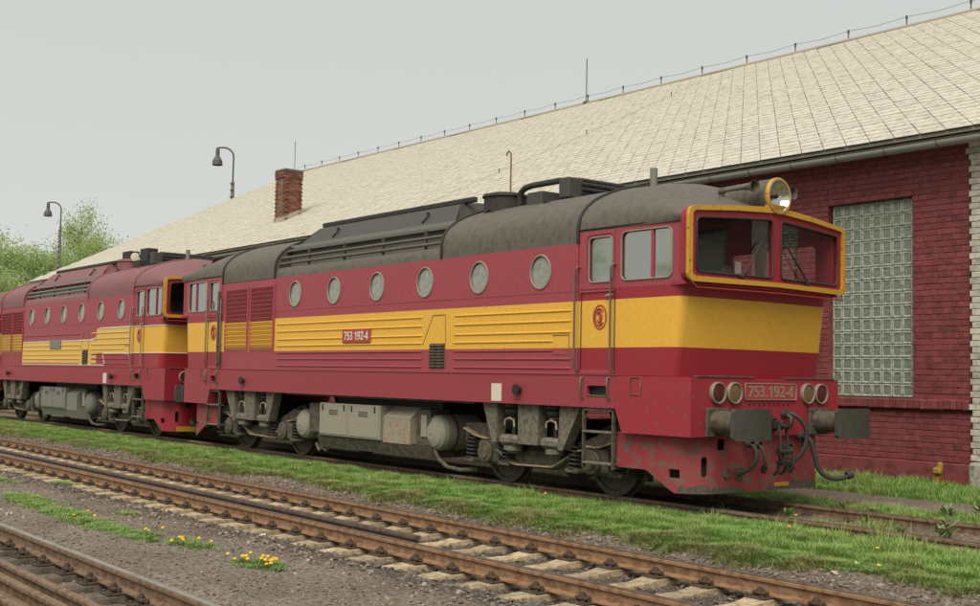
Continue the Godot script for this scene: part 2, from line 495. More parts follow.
# ------------------------------------------------------------------ ground
var hn := FastNoiseLite.new()
func sstep(a: float, b: float, x: float) -> float:
	var t = clampf((x - a) / (b - a), 0, 1)
	return t * t * (3 - 2 * t)
func ground_y(x: float, z: float) -> float:
	var y := -0.13
	y = lerpf(y, -0.27, sstep(2.7, 3.4, z))
	y = lerpf(y, -0.315, sstep(3.4, 3.7, z) * (1 - sstep(5.8, 6.15, z)))
	y = lerpf(y, -0.262, sstep(5.75, 6.2, z) * (1 - sstep(7.9, 8.3, z)))
	y = lerpf(y, -0.32, sstep(8.0, 8.3, z))
	y -= 0.03 * sstep(-0.6, -0.4, z) * (1 - sstep(0.4, 0.6, z))
	y += hn.get_noise_2d(x * 1.0, z * 1.0) * 0.018 + hn.get_noise_2d(x * 6.0 + 50, z * 6.0) * 0.012
	return y
func grass_amount(x: float, z: float) -> float:
	# share of the ground covered by turf, ragged by noise
	var n = hn.get_noise_2d(x * 2.2 + 9, z * 2.2 - 31) * 0.45 + hn.get_noise_2d(x * 0.7, z * 0.7 + 77) * 0.5
	var a := 0.0
	a = maxf(a, sstep(0.85, 1.05, z) * (1 - sstep(2.75 + n * 0.5, 3.05 + n * 0.5, z)))
	a = maxf(a, (1 - sstep(-1.45, -1.15, z)) * sstep(-2.75, -2.35, z) * sstep(-0.15, 0.25, 0.12 + n))
	a = maxf(a, 1 - sstep(-4.3 + n * 0.5, -3.9 + n * 0.5, z))
	if absf(z) < 1.0: a = maxf(a, sstep(0.12, 0.3, n) * 0.8 * sstep(-1.0, 1.5, x))
	# patches in the dirt between the nearer tracks
	for p in [[-7.6, 7.15, 1.0, 0.28], [-6.0, 7.25, 1.2, 0.3], [-4.6, 7.3, 1.1, 0.26], [-3.4, 7.25, 0.8, 0.2], [-2.3, 7.0, 0.6, 0.2], [-0.7, 6.98, 0.42, 0.2], [-9.7, 5.9, 0.35, 0.2], [-10.6, 6.6, 0.5, 0.12], [-5.2, 6.6, 0.25, 0.12], [-13.0, 6.9, 1.5, 0.2]]:
		var d = pow((x - p[0]) / p[2], 2) + pow((z - p[1]) / p[3], 2)
		a = maxf(a, clampf(1.15 - d + n * 0.8, 0, 1) * 0.9)
	return clampf(a, 0, 1)
func axis_steps(lo: float, hi: float, f0: float, f1: float, fine: float, coarse: float) -> Array:
	var a := []
	var x = lo
	while x < hi:
		a.append(x)
		var d = maxf(maxf(f0 - x, x - f1), 0.0)
		x += fine + minf(coarse, d * 0.25)
	a.append(hi)
	return a
func build_ground():
	hn.seed = 17; hn.frequency = 0.35; hn.fractal_octaves = 3
	var xs = axis_steps(-700, 500, -30, 9, 0.12, 60.0)
	var zs = axis_steps(-500, 500, -6.6, 9.6, 0.12, 60.0)
	var st := SurfaceTool.new()
	st.begin(Mesh.PRIMITIVE_TRIANGLES)
	var soil := Color(0.195, 0.155, 0.122)
	var turf := Color(0.15, 0.20, 0.058)
	var grit := Color(0.235, 0.205, 0.172)
	for z in zs:
		for x in xs:
			var y = ground_y(x, z)
			var c = soil
			var n = hn.get_noise_2d(x * 1.3 + 200, z * 1.3)
			if z > 6.3: c = soil.lerp(grit, clampf(0.5 + n * 1.5, 0, 1))
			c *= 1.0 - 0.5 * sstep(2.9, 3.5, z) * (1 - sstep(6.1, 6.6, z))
			c *= 1.0 + 0.35 * hn.get_noise_2d(x * 2.6 - 40, z * 2.6 + 11)
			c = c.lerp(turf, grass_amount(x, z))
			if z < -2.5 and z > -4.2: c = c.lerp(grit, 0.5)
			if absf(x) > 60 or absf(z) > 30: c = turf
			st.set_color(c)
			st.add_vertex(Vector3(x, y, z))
	var nx = xs.size()
	for j in zs.size() - 1:
		for i in nx - 1:
			var a = j * nx + i
			st.add_index(a); st.add_index(a + 1); st.add_index(a + nx)
			st.add_index(a + 1); st.add_index(a + nx + 1); st.add_index(a + nx)
	st.generate_normals()
	structure("ground", st.commit(), M.ground)

func rail_profile() -> PackedVector2Array:
	# across (z), up (y) with the running top at 0
	return PackedVector2Array([Vector2(-0.034, -0.012), Vector2(-0.028, -0.002), Vector2(0.028, -0.002), Vector2(0.034, -0.012), Vector2(0.034, -0.038), Vector2(0.008, -0.052), Vector2(0.008, -0.122), Vector2(0.07, -0.138), Vector2(0.07, -0.150), Vector2(-0.07, -0.150), Vector2(-0.07, -0.138), Vector2(-0.008, -0.122), Vector2(-0.008, -0.052), Vector2(-0.034, -0.038)])
func make_rail(x0: float, x1: float) -> ArrayMesh:
	var b := MB.new()
	b.prism(rail_profile(), func(p, d): return Vector3(d, p.y, p.x), x0, x1)
	return b.mesh()
func fastener_mesh() -> ArrayMesh:
	# ribbed base plate with clips and bolts on both sides of the rail foot
	var b := MB.new()
	b.box(Vector3(0, 0.008, 0), Vector3(0.16, 0.018, 0.36), 0.004)
	for s in [-1, 1]:
		b.box(Vector3(0, 0.03, s * 0.085), Vector3(0.12, 0.03, 0.03), 0.004)
		b.box(Vector3(0, 0.045, s * 0.092), Vector3(0.11, 0.032, 0.066), 0.008)
		b.lathe(Vector3(0, 0.05, s * 0.098), Vector3.UP, [[0.028, 0], [0.028, 0.028], [0.018, 0.03], [0.018, 0.044], [0, 0.047]], 8)
		b.lathe(Vector3(0.05, 0.012, s * 0.155), Vector3.UP, [[0.02, 0], [0.02, 0.02], [0, 0.024]], 6)
		b.lathe(Vector3(-0.05, 0.012, s * 0.155), Vector3.UP, [[0.02, 0], [0.02, 0.02], [0, 0.024]], 6)
	return b.mesh()
func concrete_sleeper() -> ArrayMesh:
	# raised under the rails, waisted in the middle
	var b := MB.new()
	var rows := []
	for q in [[-1.22, 0.09, -0.045], [-1.2, 0.105, -0.012], [-0.98, 0.112, 0.0], [-0.58, 0.112, 0.0], [-0.36, 0.09, -0.03], [0.36, 0.09, -0.03], [0.58, 0.112, 0.0], [0.98, 0.112, 0.0], [1.2, 0.105, -0.012], [1.22, 0.09, -0.045]]:
		var w = q[1]; var y = q[2]
		rows.append([Vector3(w + 0.02, -0.2, q[0]), Vector3(w, y - 0.012, q[0]), Vector3(w - 0.012, y, q[0]), Vector3(-w + 0.012, y, q[0]), Vector3(-w, y - 0.012, q[0]), Vector3(-w - 0.02, -0.2, q[0])])
	for i in rows.size() - 1:
		for k in 5: b.quad(rows[i][k], rows[i + 1][k], rows[i + 1][k + 1], rows[i][k + 1])
	for e in [0, rows.size() - 1]: b.out(rows[e], Vector3(0, -0.1, 0))
	return b.mesh()
func wooden_sleeper() -> ArrayMesh:
	var b := MB.new()
	b.box(Vector3(0, -0.075, 0), Vector3(0.25, 0.15, 2.5), 0.012)
	return b.mesh()
func build_tracks():
	var fast = fastener_mesh()
	var sc = concrete_sleeper(); var sw = wooden_sleeper()
	var specs = [
		["rusty railway track with pale concrete sleepers between the grass verge and bare dirt", 4.82, -0.08, -60.0, 12.0, 0.62, false, false],
		["half buried railway track in the grass under the locomotives", 0.0, 0.0, -60.0, 12.0, 0.65, true, false],
		["railway track with polished rail head and check rails past the dandelion patches", 9.41, -0.08, -40.0, 12.0, 0.6, false, true]]
	for k in specs.size():
		var s = specs[k]
		var t = thing("railway_track", s[0], "railway track", Vector3(0, s[2], s[1]))
		var rm = make_rail(s[3], s[4])
		for sg in [-1, 1]:
			if k == 2 and sg == 1: continue
			var r = part(t, "rail", rm, M.rail if k == 0 else M.rail_dull, T(0, 0, sg * 0.755))
			var hb := MB.new()
			hb.box(Vector3((s[3] + s[4]) / 2, 0.0005, 0), Vector3(s[4] - s[3], 0.006, 0.062), 0.001)
			part(r, "running_surface", hb.mesh(), M.rail_shine if k == 2 else M.rail_top)
		if k == 2:
			for zz in [[-0.08, "check_rail"], [0.13, "check_rail"], [0.40, "closure_rail"], [0.62, "closure_rail"]]:
				part(t, zz[1], rm, M.rail_dull, T(0, -0.012, zz[0]))
		var n0 = int(floor((s[3] + 0.5) / s[5])); var n1 = int(floor((s[4] - 0.3) / s[5]))
		var count := 0
		for i in range(n1, n0, -1):
			var x = i * s[5] + 0.12
			if x < -42 or (k == 2 and x < -16): break
			if k == 1 and (x < -2.5): break
			var m = M.sleeper[rng.randi() % 4] if k != 1 else M.sleeper_old
			if k == 2: m = M.sleeper_old
			var y0 = -0.166 if k == 0 else -0.168
			var o = part(t, "sleeper", sw if k == 1 else sc, m, Transform3D(Basis(Vector3.UP, rng.randfn(0, 0.008)), Vector3(x + rng.randfn(0, 0.008), y0, rng.randfn(0, 0.012))))
			for sg in [-1, 1]:
				part(o, "rail_fastening", fast, M.clip, Transform3D(Basis.IDENTITY.scaled(Vector3(1.35, 1.0, 1.1)), Vector3(0, 0, sg * 0.755)))
			count += 1
	var lr = thing("loose_rail", "loose rusty rail lying on the concrete sleepers between the running rails", "rail", Vector3(0, -0.055, 5.33))
	part(lr, "rail", make_rail(-45.0, LOOSE_END), M.rail_top)
	var lt := MB.new(); lt.box(Vector3((-45.0 + LOOSE_END) / 2, 0.0005, 0), Vector3(LOOSE_END + 45.0, 0.006, 0.064), 0.001)
	part(lr, "worn_head", lt.mesh(), M.rail_top)
	# loose ballast and pebbles
	var pebble := MB.new()
	var pts := []
	for i in 5:
		pts.append(Vector3(cos(TAU * i / 5.0 + 0.3 * (i % 2)), rng.randf_range(-0.2, 0.2), sin(TAU * i / 5.0)) * rng.randf_range(0.8, 1.15))
	for i in 5:
		pebble.out([pts[i], pts[(i + 1) % 5], Vector3(0.15, 0.75, -0.1)], Vector3.ZERO)
		pebble.out([pts[i], pts[(i + 1) % 5], Vector3(0, -0.6, 0)], Vector3.ZERO)
	var pm = pebble.mesh()
	var xf := []
	var cols := []
	for i in 95000:
		var z: float
		var u = rng.randf()
		if u < 0.22: z = rng.randf_range(2.9, 4.0)
		elif u < 0.52: z = rng.randf_range(3.9, 6.2)
		elif u < 0.8: z = rng.randf_range(6.1, 8.4)
		elif u < 0.9: z = rng.randf_range(8.3, 9.8)
		else: z = rng.randf_range(-4.3, 0.9)
		var x = 8.0 - 34.0 * pow(rng.randf(), 1.4)
		if z < 0.9 and x < -3: continue
		if grass_amount(x, z) > 0.5 and rng.randf() < 0.9: continue
		var r = 0.006 + 0.020 * pow(rng.randf(), 3.5)
		if z > 2.9 and z < 6.5: r *= 1.6
		var bs = Basis.from_euler(Vector3(rng.randf() * 0.6, rng.randf() * TAU, rng.randf() * 0.6)).scaled(Vector3(r * rng.randf_range(0.8, 1.4), r * rng.randf_range(0.6, 1.0), r))
		xf.append(Transform3D(bs, Vector3(x, ground_y(x, z) + r * 0.15, z)))
		var v = rng.randf_range(0.55, 1.35)
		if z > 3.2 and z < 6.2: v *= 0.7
		if rng.randf() < 0.04: v *= 1.7
		cols.append(Color(0.20 * v, 0.165 * v, 0.138 * v))
	many("ballast", pm, M.stone_bits, xf, cols, "brown gravel and ballast scattered over the ground", "gravel")

func many(called: String, mesh: Mesh, m: Material, xf: Array, cols: Array, label: String, category: String, parent: Node = null) -> MultiMeshInstance3D:
	var mm := MultiMesh.new()
	mm.transform_format = MultiMesh.TRANSFORM_3D
	mm.use_colors = cols.size() > 0
	mm.mesh = mesh
	mm.instance_count = xf.size()
	for i in xf.size():
		mm.set_instance_transform(i, xf[i])
		if cols.size() > 0: mm.set_instance_color(i, cols[i])
	var o := MultiMeshInstance3D.new()
	o.name = called if parent else numbered(called)
	o.multimesh = mm
	o.material_override = m
	if parent: parent.add_child(o, true)
	else: add_child(o, true)
	o.set_meta("kind", "stuff")
	if label != "": o.set_meta("label", label)
	if category != "": o.set_meta("category", category)
	return o

# ------------------------------------------------------------------ building
const ROOF_UP := Vector3(0, 0.4421, -0.8970)
const ROOF_N := Vector3(0, 0.8970, 0.4421)
const EAVE := Vector3(0, 6.05, -6.0)
func roof_pt(x: float, s: float, h := 0.0) -> Vector3:
	return Vector3(x, 0, 0) + EAVE + ROOF_UP * s + ROOF_N * h
func ridge_s(x: float) -> float:
	return 14.08 - 0.055 * x
func in_frame(p: Vector3) -> bool:
	var c := Transform3D(Basis.from_euler(Vector3(0.06256, 0.90598, 0.01941)), Vector3(9.9505, 1.639, 12.5026))
	var q = c.affine_inverse() * p
	return q.z < 0 and absf(q.x / q.z) < 0.42 and absf(q.y / q.z) < 0.262
func build_building():
	var X0 := -52.4
	var X1 := 14.0
	var b = thing("brick_building", "long red painted brick depot with pale slate roof and glass block windows", "building")
	# wall with window openings
	var holes := []
	for k in 2: holes.append(rrect(-3.77 - 4.13 * k, 1.39, -1.97 - 4.13 * k, 5.05, 0.002, 1))
	var w := MB.new()
	w.plate([Vector2(X0, -0.4), Vector2(-0.8, -0.4)], [Vector2(X0, 6.12), Vector2(-0.8, 6.12)], holes, func(x, y, d): return Vector3(x, y, -6.512 + d), 0.35)
	w.box(Vector3(X0 + 0.15, 2.9, -20), Vector3(0.3, 6.6, 26.3))
	w.prism(PackedVector2Array([Vector2(-6.9, 6.1), Vector2(-20.0, 12.7), Vector2(-33.0, 6.1)]), func(p, d): return Vector3(d, p.y, p.x), X0 + 0.02, X0 + 0.3)
	w.box(Vector3((X0 + X1) / 2, 2.9, -33.2), Vector3(X1 - X0, 6.6, 0.3))
	var h2 := []
	for k in 2: h2.append(rrect(3.4 + 5.1 * k, 1.39, 5.2 + 5.1 * k, 5.05, 0.002, 1))
	w.plate([Vector2(0.6, -0.4), Vector2(X1, -0.4)], [Vector2(0.6, 6.12), Vector2(X1, 6.12)], h2, func(x, y, d): return Vector3(x, y, -6.512 + d), 0.35)
	var wall = part(b, "wall", w.mesh(), M.wall_red)
	# courses of bricks, alternating headers and stretchers
	var cache := {}
	var bm = func(wd: float) -> ArrayMesh:
		var key = snappedf(wd, 0.005)
		if not cache.has(key):
			var q := MB.new()
			q.box(Vector3(0, 0, 0), Vector3(key, 0.098, 0.05), 0.006)
			cache[key] = q.mesh()
		return cache[key]
	var n_one := 0
	var rest := {}
	var course := 0.108
	for row in 54:
		var y = 0.30 + (row + 0.5) * course
		if y > 6.08: break
		if y > 1.16 and y < 1.44: continue
		var spans := [[-16.5, -0.83]]
		if y > 1.39 and y < 5.09: spans = [[-16.5, -7.9], [-6.1, -3.77], [-1.97, -0.83]]
		for sp in spans:
			var x = sp[1]
			var long = row % 2 == 1
			var first = true
			while x > sp[0] + 0.03:
				var wd = 0.366 if long else 0.185
				if first and long and sp[1] > -1: wd = 0.28
				first = false
				wd = minf(wd, x - sp[0])
				var jw = wd - 0.008 + rng.randf_range(-0.004, 0.002)
				var tf = Transform3D(Basis(Vector3.FORWARD, rng.randfn(0, 0.006)) * Basis(Vector3.UP, rng.randfn(0, 0.006)), Vector3(x - wd / 2, y + rng.randfn(0, 0.002), -6.525 + rng.randf_range(-0.004, 0.004)))
				if x > -1.98 and y < 5.2 and n_one < 290:
					part(wall, "brick", bm.call(jw), M.brick_red[rng.randi() % 4], tf); n_one += 1
				else:
					var key = snappedf(jw, 0.02)
					if not rest.has(key): rest[key] = []
					rest[key].append(tf)
				x -= wd
	for key in rest:
		many("brick_courses", bm.call(key), M.brick_red[0], rest[key], [], "", "", wall)
	# projecting sill course and plinth
	var x = -0.84
	var n := 0
	while x > -9.0:
		var q := MB.new()
		if n == 0:
			cache["sill"] = null
		if cache["sill"] == null:
			q.box(Vector3.ZERO, Vector3(0.112, 0.165, 0.16), 0.012)
			cache["sill"] = q.mesh()
		part(wall, "sill_brick", cache["sill"], M.brick_red[rng.randi() % 4], Transform3D(Basis(Vector3.RIGHT, rng.randfn(0.05, 0.02)), Vector3(x - 0.058, 1.305 + rng.randfn(0, 0.005), -6.47 + rng.randfn(0, 0.004))))
		x -= 0.118; n += 1
	var pl := MB.new()
	pl.box(Vector3(-8.9, 0.02, -6.47), Vector3(16.2, 0.54, 0.1), 0.015)
	part(wall, "plinth", pl.mesh(), M.wall_red)
	# glass block windows
	for k in 2:
		glass_window(b, -3.77 - 4.13 * k, 1.39, -1.97 - 4.13 * k, 5.05)
		glass_window(b, 3.4 + 5.1 * k, 1.39, 5.2 + 5.1 * k, 5.05)
	# white painted pier with toothed edge
	var pr := MB.new()
	pr.box(Vector3(-0.08, 2.85, -6.62), Vector3(1.36, 6.5, 0.34))
	var pr2 := MB.new(); pr2.box(Vector3(7.3, 2.85, -6.5), Vector3(0.5, 6.5, 0.2))
	part(b, "pier", pr2.mesh(), M.brick_white[1])
	var pier = part(b, "pier", pr.mesh(), M.brick_white[2])
	for row in 53:
		var y = 0.36 + (row + 0.5) * course
		if y > 6.05: break
		var xx = -0.83 if row % 2 == 0 else -0.79
		var wds = [0.24, 0.36, 0.36, 0.3] if row % 2 == 0 else [0.36, 0.18, 0.36, 0.36]
		if row == 49 or row == 8: xx = -0.89
		for wd in wds:
			part(pier, "brick", bm.call(wd - 0.01), M.brick_white[rng.randi() % 3], Transform3D(Basis(Vector3.FORWARD, rng.randfn(0, 0.006)), Vector3(xx + wd / 2, y, -6.445 + rng.randf_range(-0.004, 0.004))))
			xx += wd
	var sb := MB.new()
	sb.box(Vector3(-0.28, 0.06, -6.38), Vector3(1.0, 0.58, 0.3), 0.05)
	part(pier, "footing_stone", sb.mesh(), M.stone)
	# roof deck
	var d := MB.new()
	var A0 = roof_pt(X0, 0.0); var A1 = roof_pt(X1, 0.0)
	var R0 = roof_pt(X0, ridge_s(X0)); var R1 = roof_pt(X1, ridge_s(X1))
	var B0 = Vector3(X0, 6.05, -34.2); var B1 = Vector3(X1, 6.05, -34.2)
	var dn := Vector3(0, -0.06, 0)
	d.quad(A0, A1, R1, R0); d.quad(R0, R1, B1, B0)
	d.quad(A0 + dn, R0 + dn, R1 + dn, A1 + dn); d.quad(R0 + dn, B0 + dn, B1 + dn, R1 + dn)
	d.quad(A0 + dn, A1 + dn, A1, A0); d.quad(A1 + dn, R1 + dn, R1, A1); d.quad(R0 + dn, A0 + dn, A0, R0)
	d.quad(B1 + dn, B0 + dn, B0, B1); d.quad(R1 + dn, B1 + dn, B1, R1); d.quad(B0 + dn, R0 + dn, R0, B0)
	var roof = part(b, "roof", d.mesh(), M.deck)
	# slates
	var e := 0.30
	var wdt := 0.50
	var sk := 0.74
	var q := MB.new()
	var c0 = Vector3(0, 0, 0.014); var c1 = Vector3(wdt - 0.015, 0, 0.013); var c2 = Vector3(wdt - 0.015 - sk * 0.34, 0.34, 0.003); var c3 = Vector3(-sk * 0.34, 0.34, 0.003)
	var th := Vector3(0, 0, -0.011)
	q.quad(c0, c1, c2, c3)
	q.quad(c0 + th, c1 + th, c1, c0); q.quad(c1 + th, c2 + th, c2, c1); q.quad(c3 + th, c0 + th, c0, c3)
	var sm = q.mesh()
	var cand := []
	for i in 60:
		var s = i * e - 0.08
		for j in range(-160, 60):
			var px = j * wdt - sk * s
			if px < X0 or px > X1 - 0.5: continue
			if s > ridge_s(px) - 0.2: continue
			var tf = Transform3D(Basis(Vector3(1, 0, 0), ROOF_UP, ROOF_N) * Basis(Vector3(0, 0, 1), rng.randfn(0, 0.008)), roof_pt(px + rng.randfn(0, 0.0015), s, 0.003 + rng.randf_range(0, 0.005)))
			var dist = tf.origin.distance_to(Vector3(9.95, 1.64, 12.5))
			cand.append([dist if in_frame(tf.origin + ROOF_UP * 0.1) else dist + 1000.0, tf])
	cand.sort_custom(func(p, r): return p[0] < r[0])
	var xs := []
	var cs := []
	for i in cand.size():
		if i < 290: part(roof, "slate", sm, M.slate[rng.randi() % 4], cand[i][1])
		else:
			xs.append(cand[i][1])
			var v = rng.randf_range(0.95, 1.03)
			if rng.randf() < 0.02: v *= 0.88
			cs.append(Color(v, v * rng.randf_range(0.98, 1.0), v * rng.randf_range(0.94, 1.0)))
	many("slates", sm, M.slate_many, xs, cs, "", "", roof)
	# ridge cap, conductor wire on holders, mast
	var rc := MB.new()
	rc.tube([R0 + Vector3(0, 0.02, 0), R1 + Vector3(0, 0.02, 0)], 0.07, 8)
	part(roof, "ridge_cap", rc.mesh(), M.ridge)
	var hm := MB.new()
	hm.tube([Vector3.ZERO, Vector3(0, 0.3, 0)], 0.02, 6)
	hm.box(Vector3(0, 0.31, 0), Vector3(0.06, 0.12, 0.06), 0.01)
	var hmesh = hm.mesh()
	var px = 5.0
	var wire := []
	while px > X0:
		var p = roof_pt(px, ridge_s(px))
		part(roof, "conductor_holder", hmesh, M.lamp_grey, Transform3D(Basis.IDENTITY, p))
		wire.append(p + Vector3(0, 0.33, 0)); wire.append(p + Vector3(-1.05, 0.29, -0.02))
		px -= 2.15
	var wm := MB.new()
	wm.tube(wire, 0.007, 4, false)
	part(roof, "conductor_wire", wm.mesh(), M.rail_grey)
	var ma := MB.new()
	var mp = roof_pt(-25.2, ridge_s(-25.2))
	ma.tube([mp, mp + Vector3(0, 1.9, 0)], 0.022, 6)
	ma.box(mp + Vector3(0, 0.05, 0), Vector3(0.3, 0.14, 0.14), 0.02)
	part(roof, "mast", ma.mesh(), M.lamp_grey)
	var down := MB.new()
	down.tube([roof_pt(-17.3, 13.5, 0.06), roof_pt(-17.3, 11.7, 0.06), roof_pt(-17.5, 7.7, 0.05), roof_pt(-18.0, 4.0, 0.06), roof_pt(-18.4, 0.0, 0.05)], 0.006, 4, false)
	part(roof, "conductor_wire", down.mesh(), M.gutter)
	for s in [11.7, 7.7, 4.0]:
		part(roof, "conductor_clip", hmesh, M.lamp_grey, Transform3D(Basis.IDENTITY.scaled(Vector3(0.6, 0.5, 0.6)), roof_pt(-17.3 - (11.7 - s) * 0.08, s, -0.02)))
	var vp := MB.new()
	var vb = roof_pt(-13.9, 0.9)
	vp.tube([vb, vb + Vector3(0, 1.0, 0), vb + Vector3(-0.03, 1.1, 0), vb + Vector3(-0.1, 1.15, 0), vb + Vector3(-0.17, 1.1, 0), vb + Vector3(-0.19, 1.03, 0)], 0.022, 6)
	part(roof, "vent_pipe", vp.mesh(), M.rust)
	# fascia and gutter
	var fb := MB.new()
	fb.box(Vector3((X0 + X1) / 2, 5.985, -6.0), Vector3(X1 - X0, 0.06, 0.03))
	fb.box(Vector3((X0 + X1) / 2, 5.93, -6.3), Vector3(X1 - X0, 0.03, 0.42))
	part(roof, "fascia", fb.mesh(), M.ridge)
	var gt := MB.new()
	var rows := [[], []]
	for kk in 2:
		var gx = X0 if kk == 0 else X1
		for a in range(0, 13):
			var t = PI + PI * a / 12.0
			rows[kk].append(Vector3(gx, 5.84 + 0.105 * sin(t), -5.92 - 0.105 * cos(t)))
		for a in range(12, -1, -1):
			var t = PI + PI * a / 12.0
			rows[kk].append(Vector3(gx, 5.84 + 0.098 * sin(t), -5.92 - 0.098 * cos(t)))
	gt.loft(rows)
	var gutter = part(roof, "gutter", gt.mesh(), M.gutter)
	var br := MB.new()
	var arc := []
	for a in range(0, 13):
		var t = PI + PI * a / 12.0
		arc.append(Vector3(0, 5.84 + 0.112 * sin(t), -5.92 - 0.112 * cos(t)))
	br.tube(arc, 0.012, 5)
	br.tube([Vector3(0, 5.84, -6.01), Vector3(0, 5.97, -6.06)], 0.012, 5)
	var brm = br.mesh()
	for i in 22: part(b, "gutter_bracket", brm, M.rust, T(3.0 - i * 1.02, 0, 0))
	# chimney
	var ch := MB.new()
	ch.box(Vector3(-30.25, 8.2, -9.05), Vector3(0.68, 2.4, 0.70))
	ch.box(Vector3(-30.25, 9.38, -9.05), Vector3(0.80, 0.08, 0.82), 0.01)
	var chim = part(b, "chimney", ch.mesh(), M.mortar)
	var cbm := MB.new(); cbm.box(Vector3.ZERO, Vector3(0.225, 0.066, 0.11), 0.006)
	var cb = cbm.mesh()
	var sets := [[], [], []]
	for r in 30:
		var y = 7.12 + r * 0.077
		var grow = 0.05 if (r >= 26 and r < 29) else 0.0
		for side in 4:
			var ang = side * PI / 2
			var half = 0.34 + grow - 0.045
			for i in 3:
				var off = -0.23 + i * 0.235 + (0.06 if r % 2 else -0.06)
				var loc = Transform3D(Basis(Vector3.UP, ang), Vector3(-30.25, y, -9.05)) * Transform3D(Basis(Vector3.UP, rng.randfn(0, 0.015)), Vector3(off, 0, half + rng.randf_range(-0.004, 0.01)))
				sets[rng.randi() % 3].append(loc)
	for i in 3: many("chimney_bricks", cb, M.brick_chimney[i], sets[i], [], "", "", chim)
	var fl := MB.new()
	for side in [[0.0, 0.38], [-0.36, 0.0], [0.36, 0.0]]:
		pass
	fl.prism(PackedVector2Array([Vector2(-8.62, 7.30), Vector2(-8.62, 7.55), Vector2(-9.5, 7.98), Vector2(-9.5, 7.72)]), func(p, dd): return Vector3(dd, p.y, p.x), -29.90, -29.86)
	fl.box(Vector3(-30.25, 7.42, -8.66), Vector3(0.82, 0.26, 0.03))
	part(chim, "flashing", fl.mesh(), M.ridge)
	var aer := MB.new()
	aer.tube([Vector3(-30.3, 9.3, -9.3), Vector3(-30.3, 10.6, -9.3)], 0.013, 5)
	part(chim, "rod", aer.mesh(), M.lamp_grey)

func glass_window(b: Node, x0: float, y0: float, x1: float, y1: float):
	var fr := MB.new()
	fr.box(Vector3((x0 + x1) / 2, (y0 + y1) / 2, -6.68), Vector3(x1 - x0, y1 - y0, 0.05))
	var win = part(b, "glass_block_window", fr.mesh(), M.block_rim)
	var nx := 8
	var ny := 15
	var pw = (x1 - x0 - 0.09) / nx
	var ph = (y1 - y0 - 0.03) / ny
	# a block: raised rounded rim round a rippled, sunk face
	var r := MB.new()
	var L = [[0.5, 0.0], [0.49, 0.026], [0.42, 0.034], [0.33, 0.022]]
	for i in L.size() - 1:
		for k in 4:
			var c = [[-1, -1], [1, -1], [1, 1], [-1, 1]]
			var a = c[k]; var d = c[(k + 1) % 4]
			var p = func(q, l): return Vector3(q[0] * (pw * l[0] - 0.003), q[1] * (ph * l[0] - 0.003), l[1])
			r.quad(p.call(a, L[i]), p.call(d, L[i]), p.call(d, L[i + 1]), p.call(a, L[i + 1]))
	var rim = r.mesh()
	var faces := []
	for v in 3:
		var g := MB.new()
		var N := 5
		g.smooth(1)
		var rr := RandomNumberGenerator.new(); rr.seed = 40 + v
		var hgt := []
		for i in (N + 1) * (N + 1): hgt.append(0.020 + rr.randf_range(-0.006, 0.006))
		for i in N:
			for j in N:
				var P = func(a, d): return Vector3((a / float(N) - 0.5) * (pw * 0.66 - 0.015), (d / float(N) - 0.5) * (ph * 0.66 - 0.015), 0.021 if (a == 0 or d == 0 or a == N or d == N) else hgt[a * (N + 1) + d])
				g.quad(P.call(i, j), P.call(i + 1, j), P.call(i + 1, j + 1), P.call(i, j + 1))
		faces.append(g.mesh())
	var both := []
	for v in 3:
		var am := ArrayMesh.new()
		am.add_surface_from_arrays(Mesh.PRIMITIVE_TRIANGLES, rim.surface_get_arrays(0))
		am.add_surface_from_arrays(Mesh.PRIMITIVE_TRIANGLES, faces[v].surface_get_arrays(0))
		am.surface_set_material(0, M.block_rim)
		am.surface_set_material(1, M.block_face)
		both.append(am)
	for j in ny:
		for i in nx:
			part(win, "glass_block", both[rng.randi() % 3], null, Transform3D(Basis.from_euler(Vector3(rng.randfn(0, 0.006), rng.randfn(0, 0.006), 0)), Vector3(x0 + 0.02 + (i + 0.5) * pw, y0 + 0.015 + (j + 0.5) * ph, -6.653)))

# ------------------------------------------------------------------ locomotive
const ROOF_P := [[1.5, 3.66], [1.497, 3.74], [1.474, 3.86], [1.42, 3.955], [1.341, 4.04], [1.22, 4.13], [1.068, 4.21], [0.9, 4.28], [0.733, 4.34], [0.53, 4.395], [0.328, 4.434], [0.15, 4.465], [0.0, 4.475]]
const ROOF_F := [[1.53, 3.66], [1.56, 3.72], [1.55, 3.76], [1.52, 3.795], [1.44, 3.82], [1.28, 3.84], [1.10, 3.858], [0.92, 3.877], [0.733, 3.893], [0.53, 3.91], [0.328, 3.925], [0.15, 3.935], [0.0, 3.94]]
func roof_row(x: float, w := 0.0, grow := 0.0) -> Array:
	var a := []
	for i in ROOF_P.size():
		a.append(Vector3(x, lerpf(ROOF_P[i][1], ROOF_F[i][1], w) + grow * (i / 12.0), lerpf(ROOF_P[i][0], ROOF_F[i][0], w) + grow * (1 - i / 12.0)))
	for i in range(ROOF_P.size() - 2, -1, -1):
		var v = a[i]
		a.append(Vector3(v.x, v.y, -v.z))
	return a
func nose_plan(y: float) -> Array:
	var xc = lerpf(-0.24, -0.10, (y - 1.69) / 1.15)
	var h := [Vector2(-2.09, 1.5), Vector2(xc - 0.26, 1.5), Vector2(xc - 0.17, 1.497), Vector2(xc - 0.11, 1.48), Vector2(xc - 0.075, 1.44), Vector2(xc - 0.06, 1.37), Vector2(xc - 0.04, 0.9), Vector2(xc, 0.0)]
	var a := []
	for p in h: a.append(Vector3(p.x, y, p.y))
	for i in range(h.size() - 2, -1, -1): a.append(Vector3(h[i].x, y, -h[i].y))
	return a
func vee(z: float, y: float, d: float) -> Vector3:
	# windscreen surround: a shallow vee in plan
	return Vector3(0.115 - 0.115 * absf(z) / 1.48 + d, y, z * 1.09)
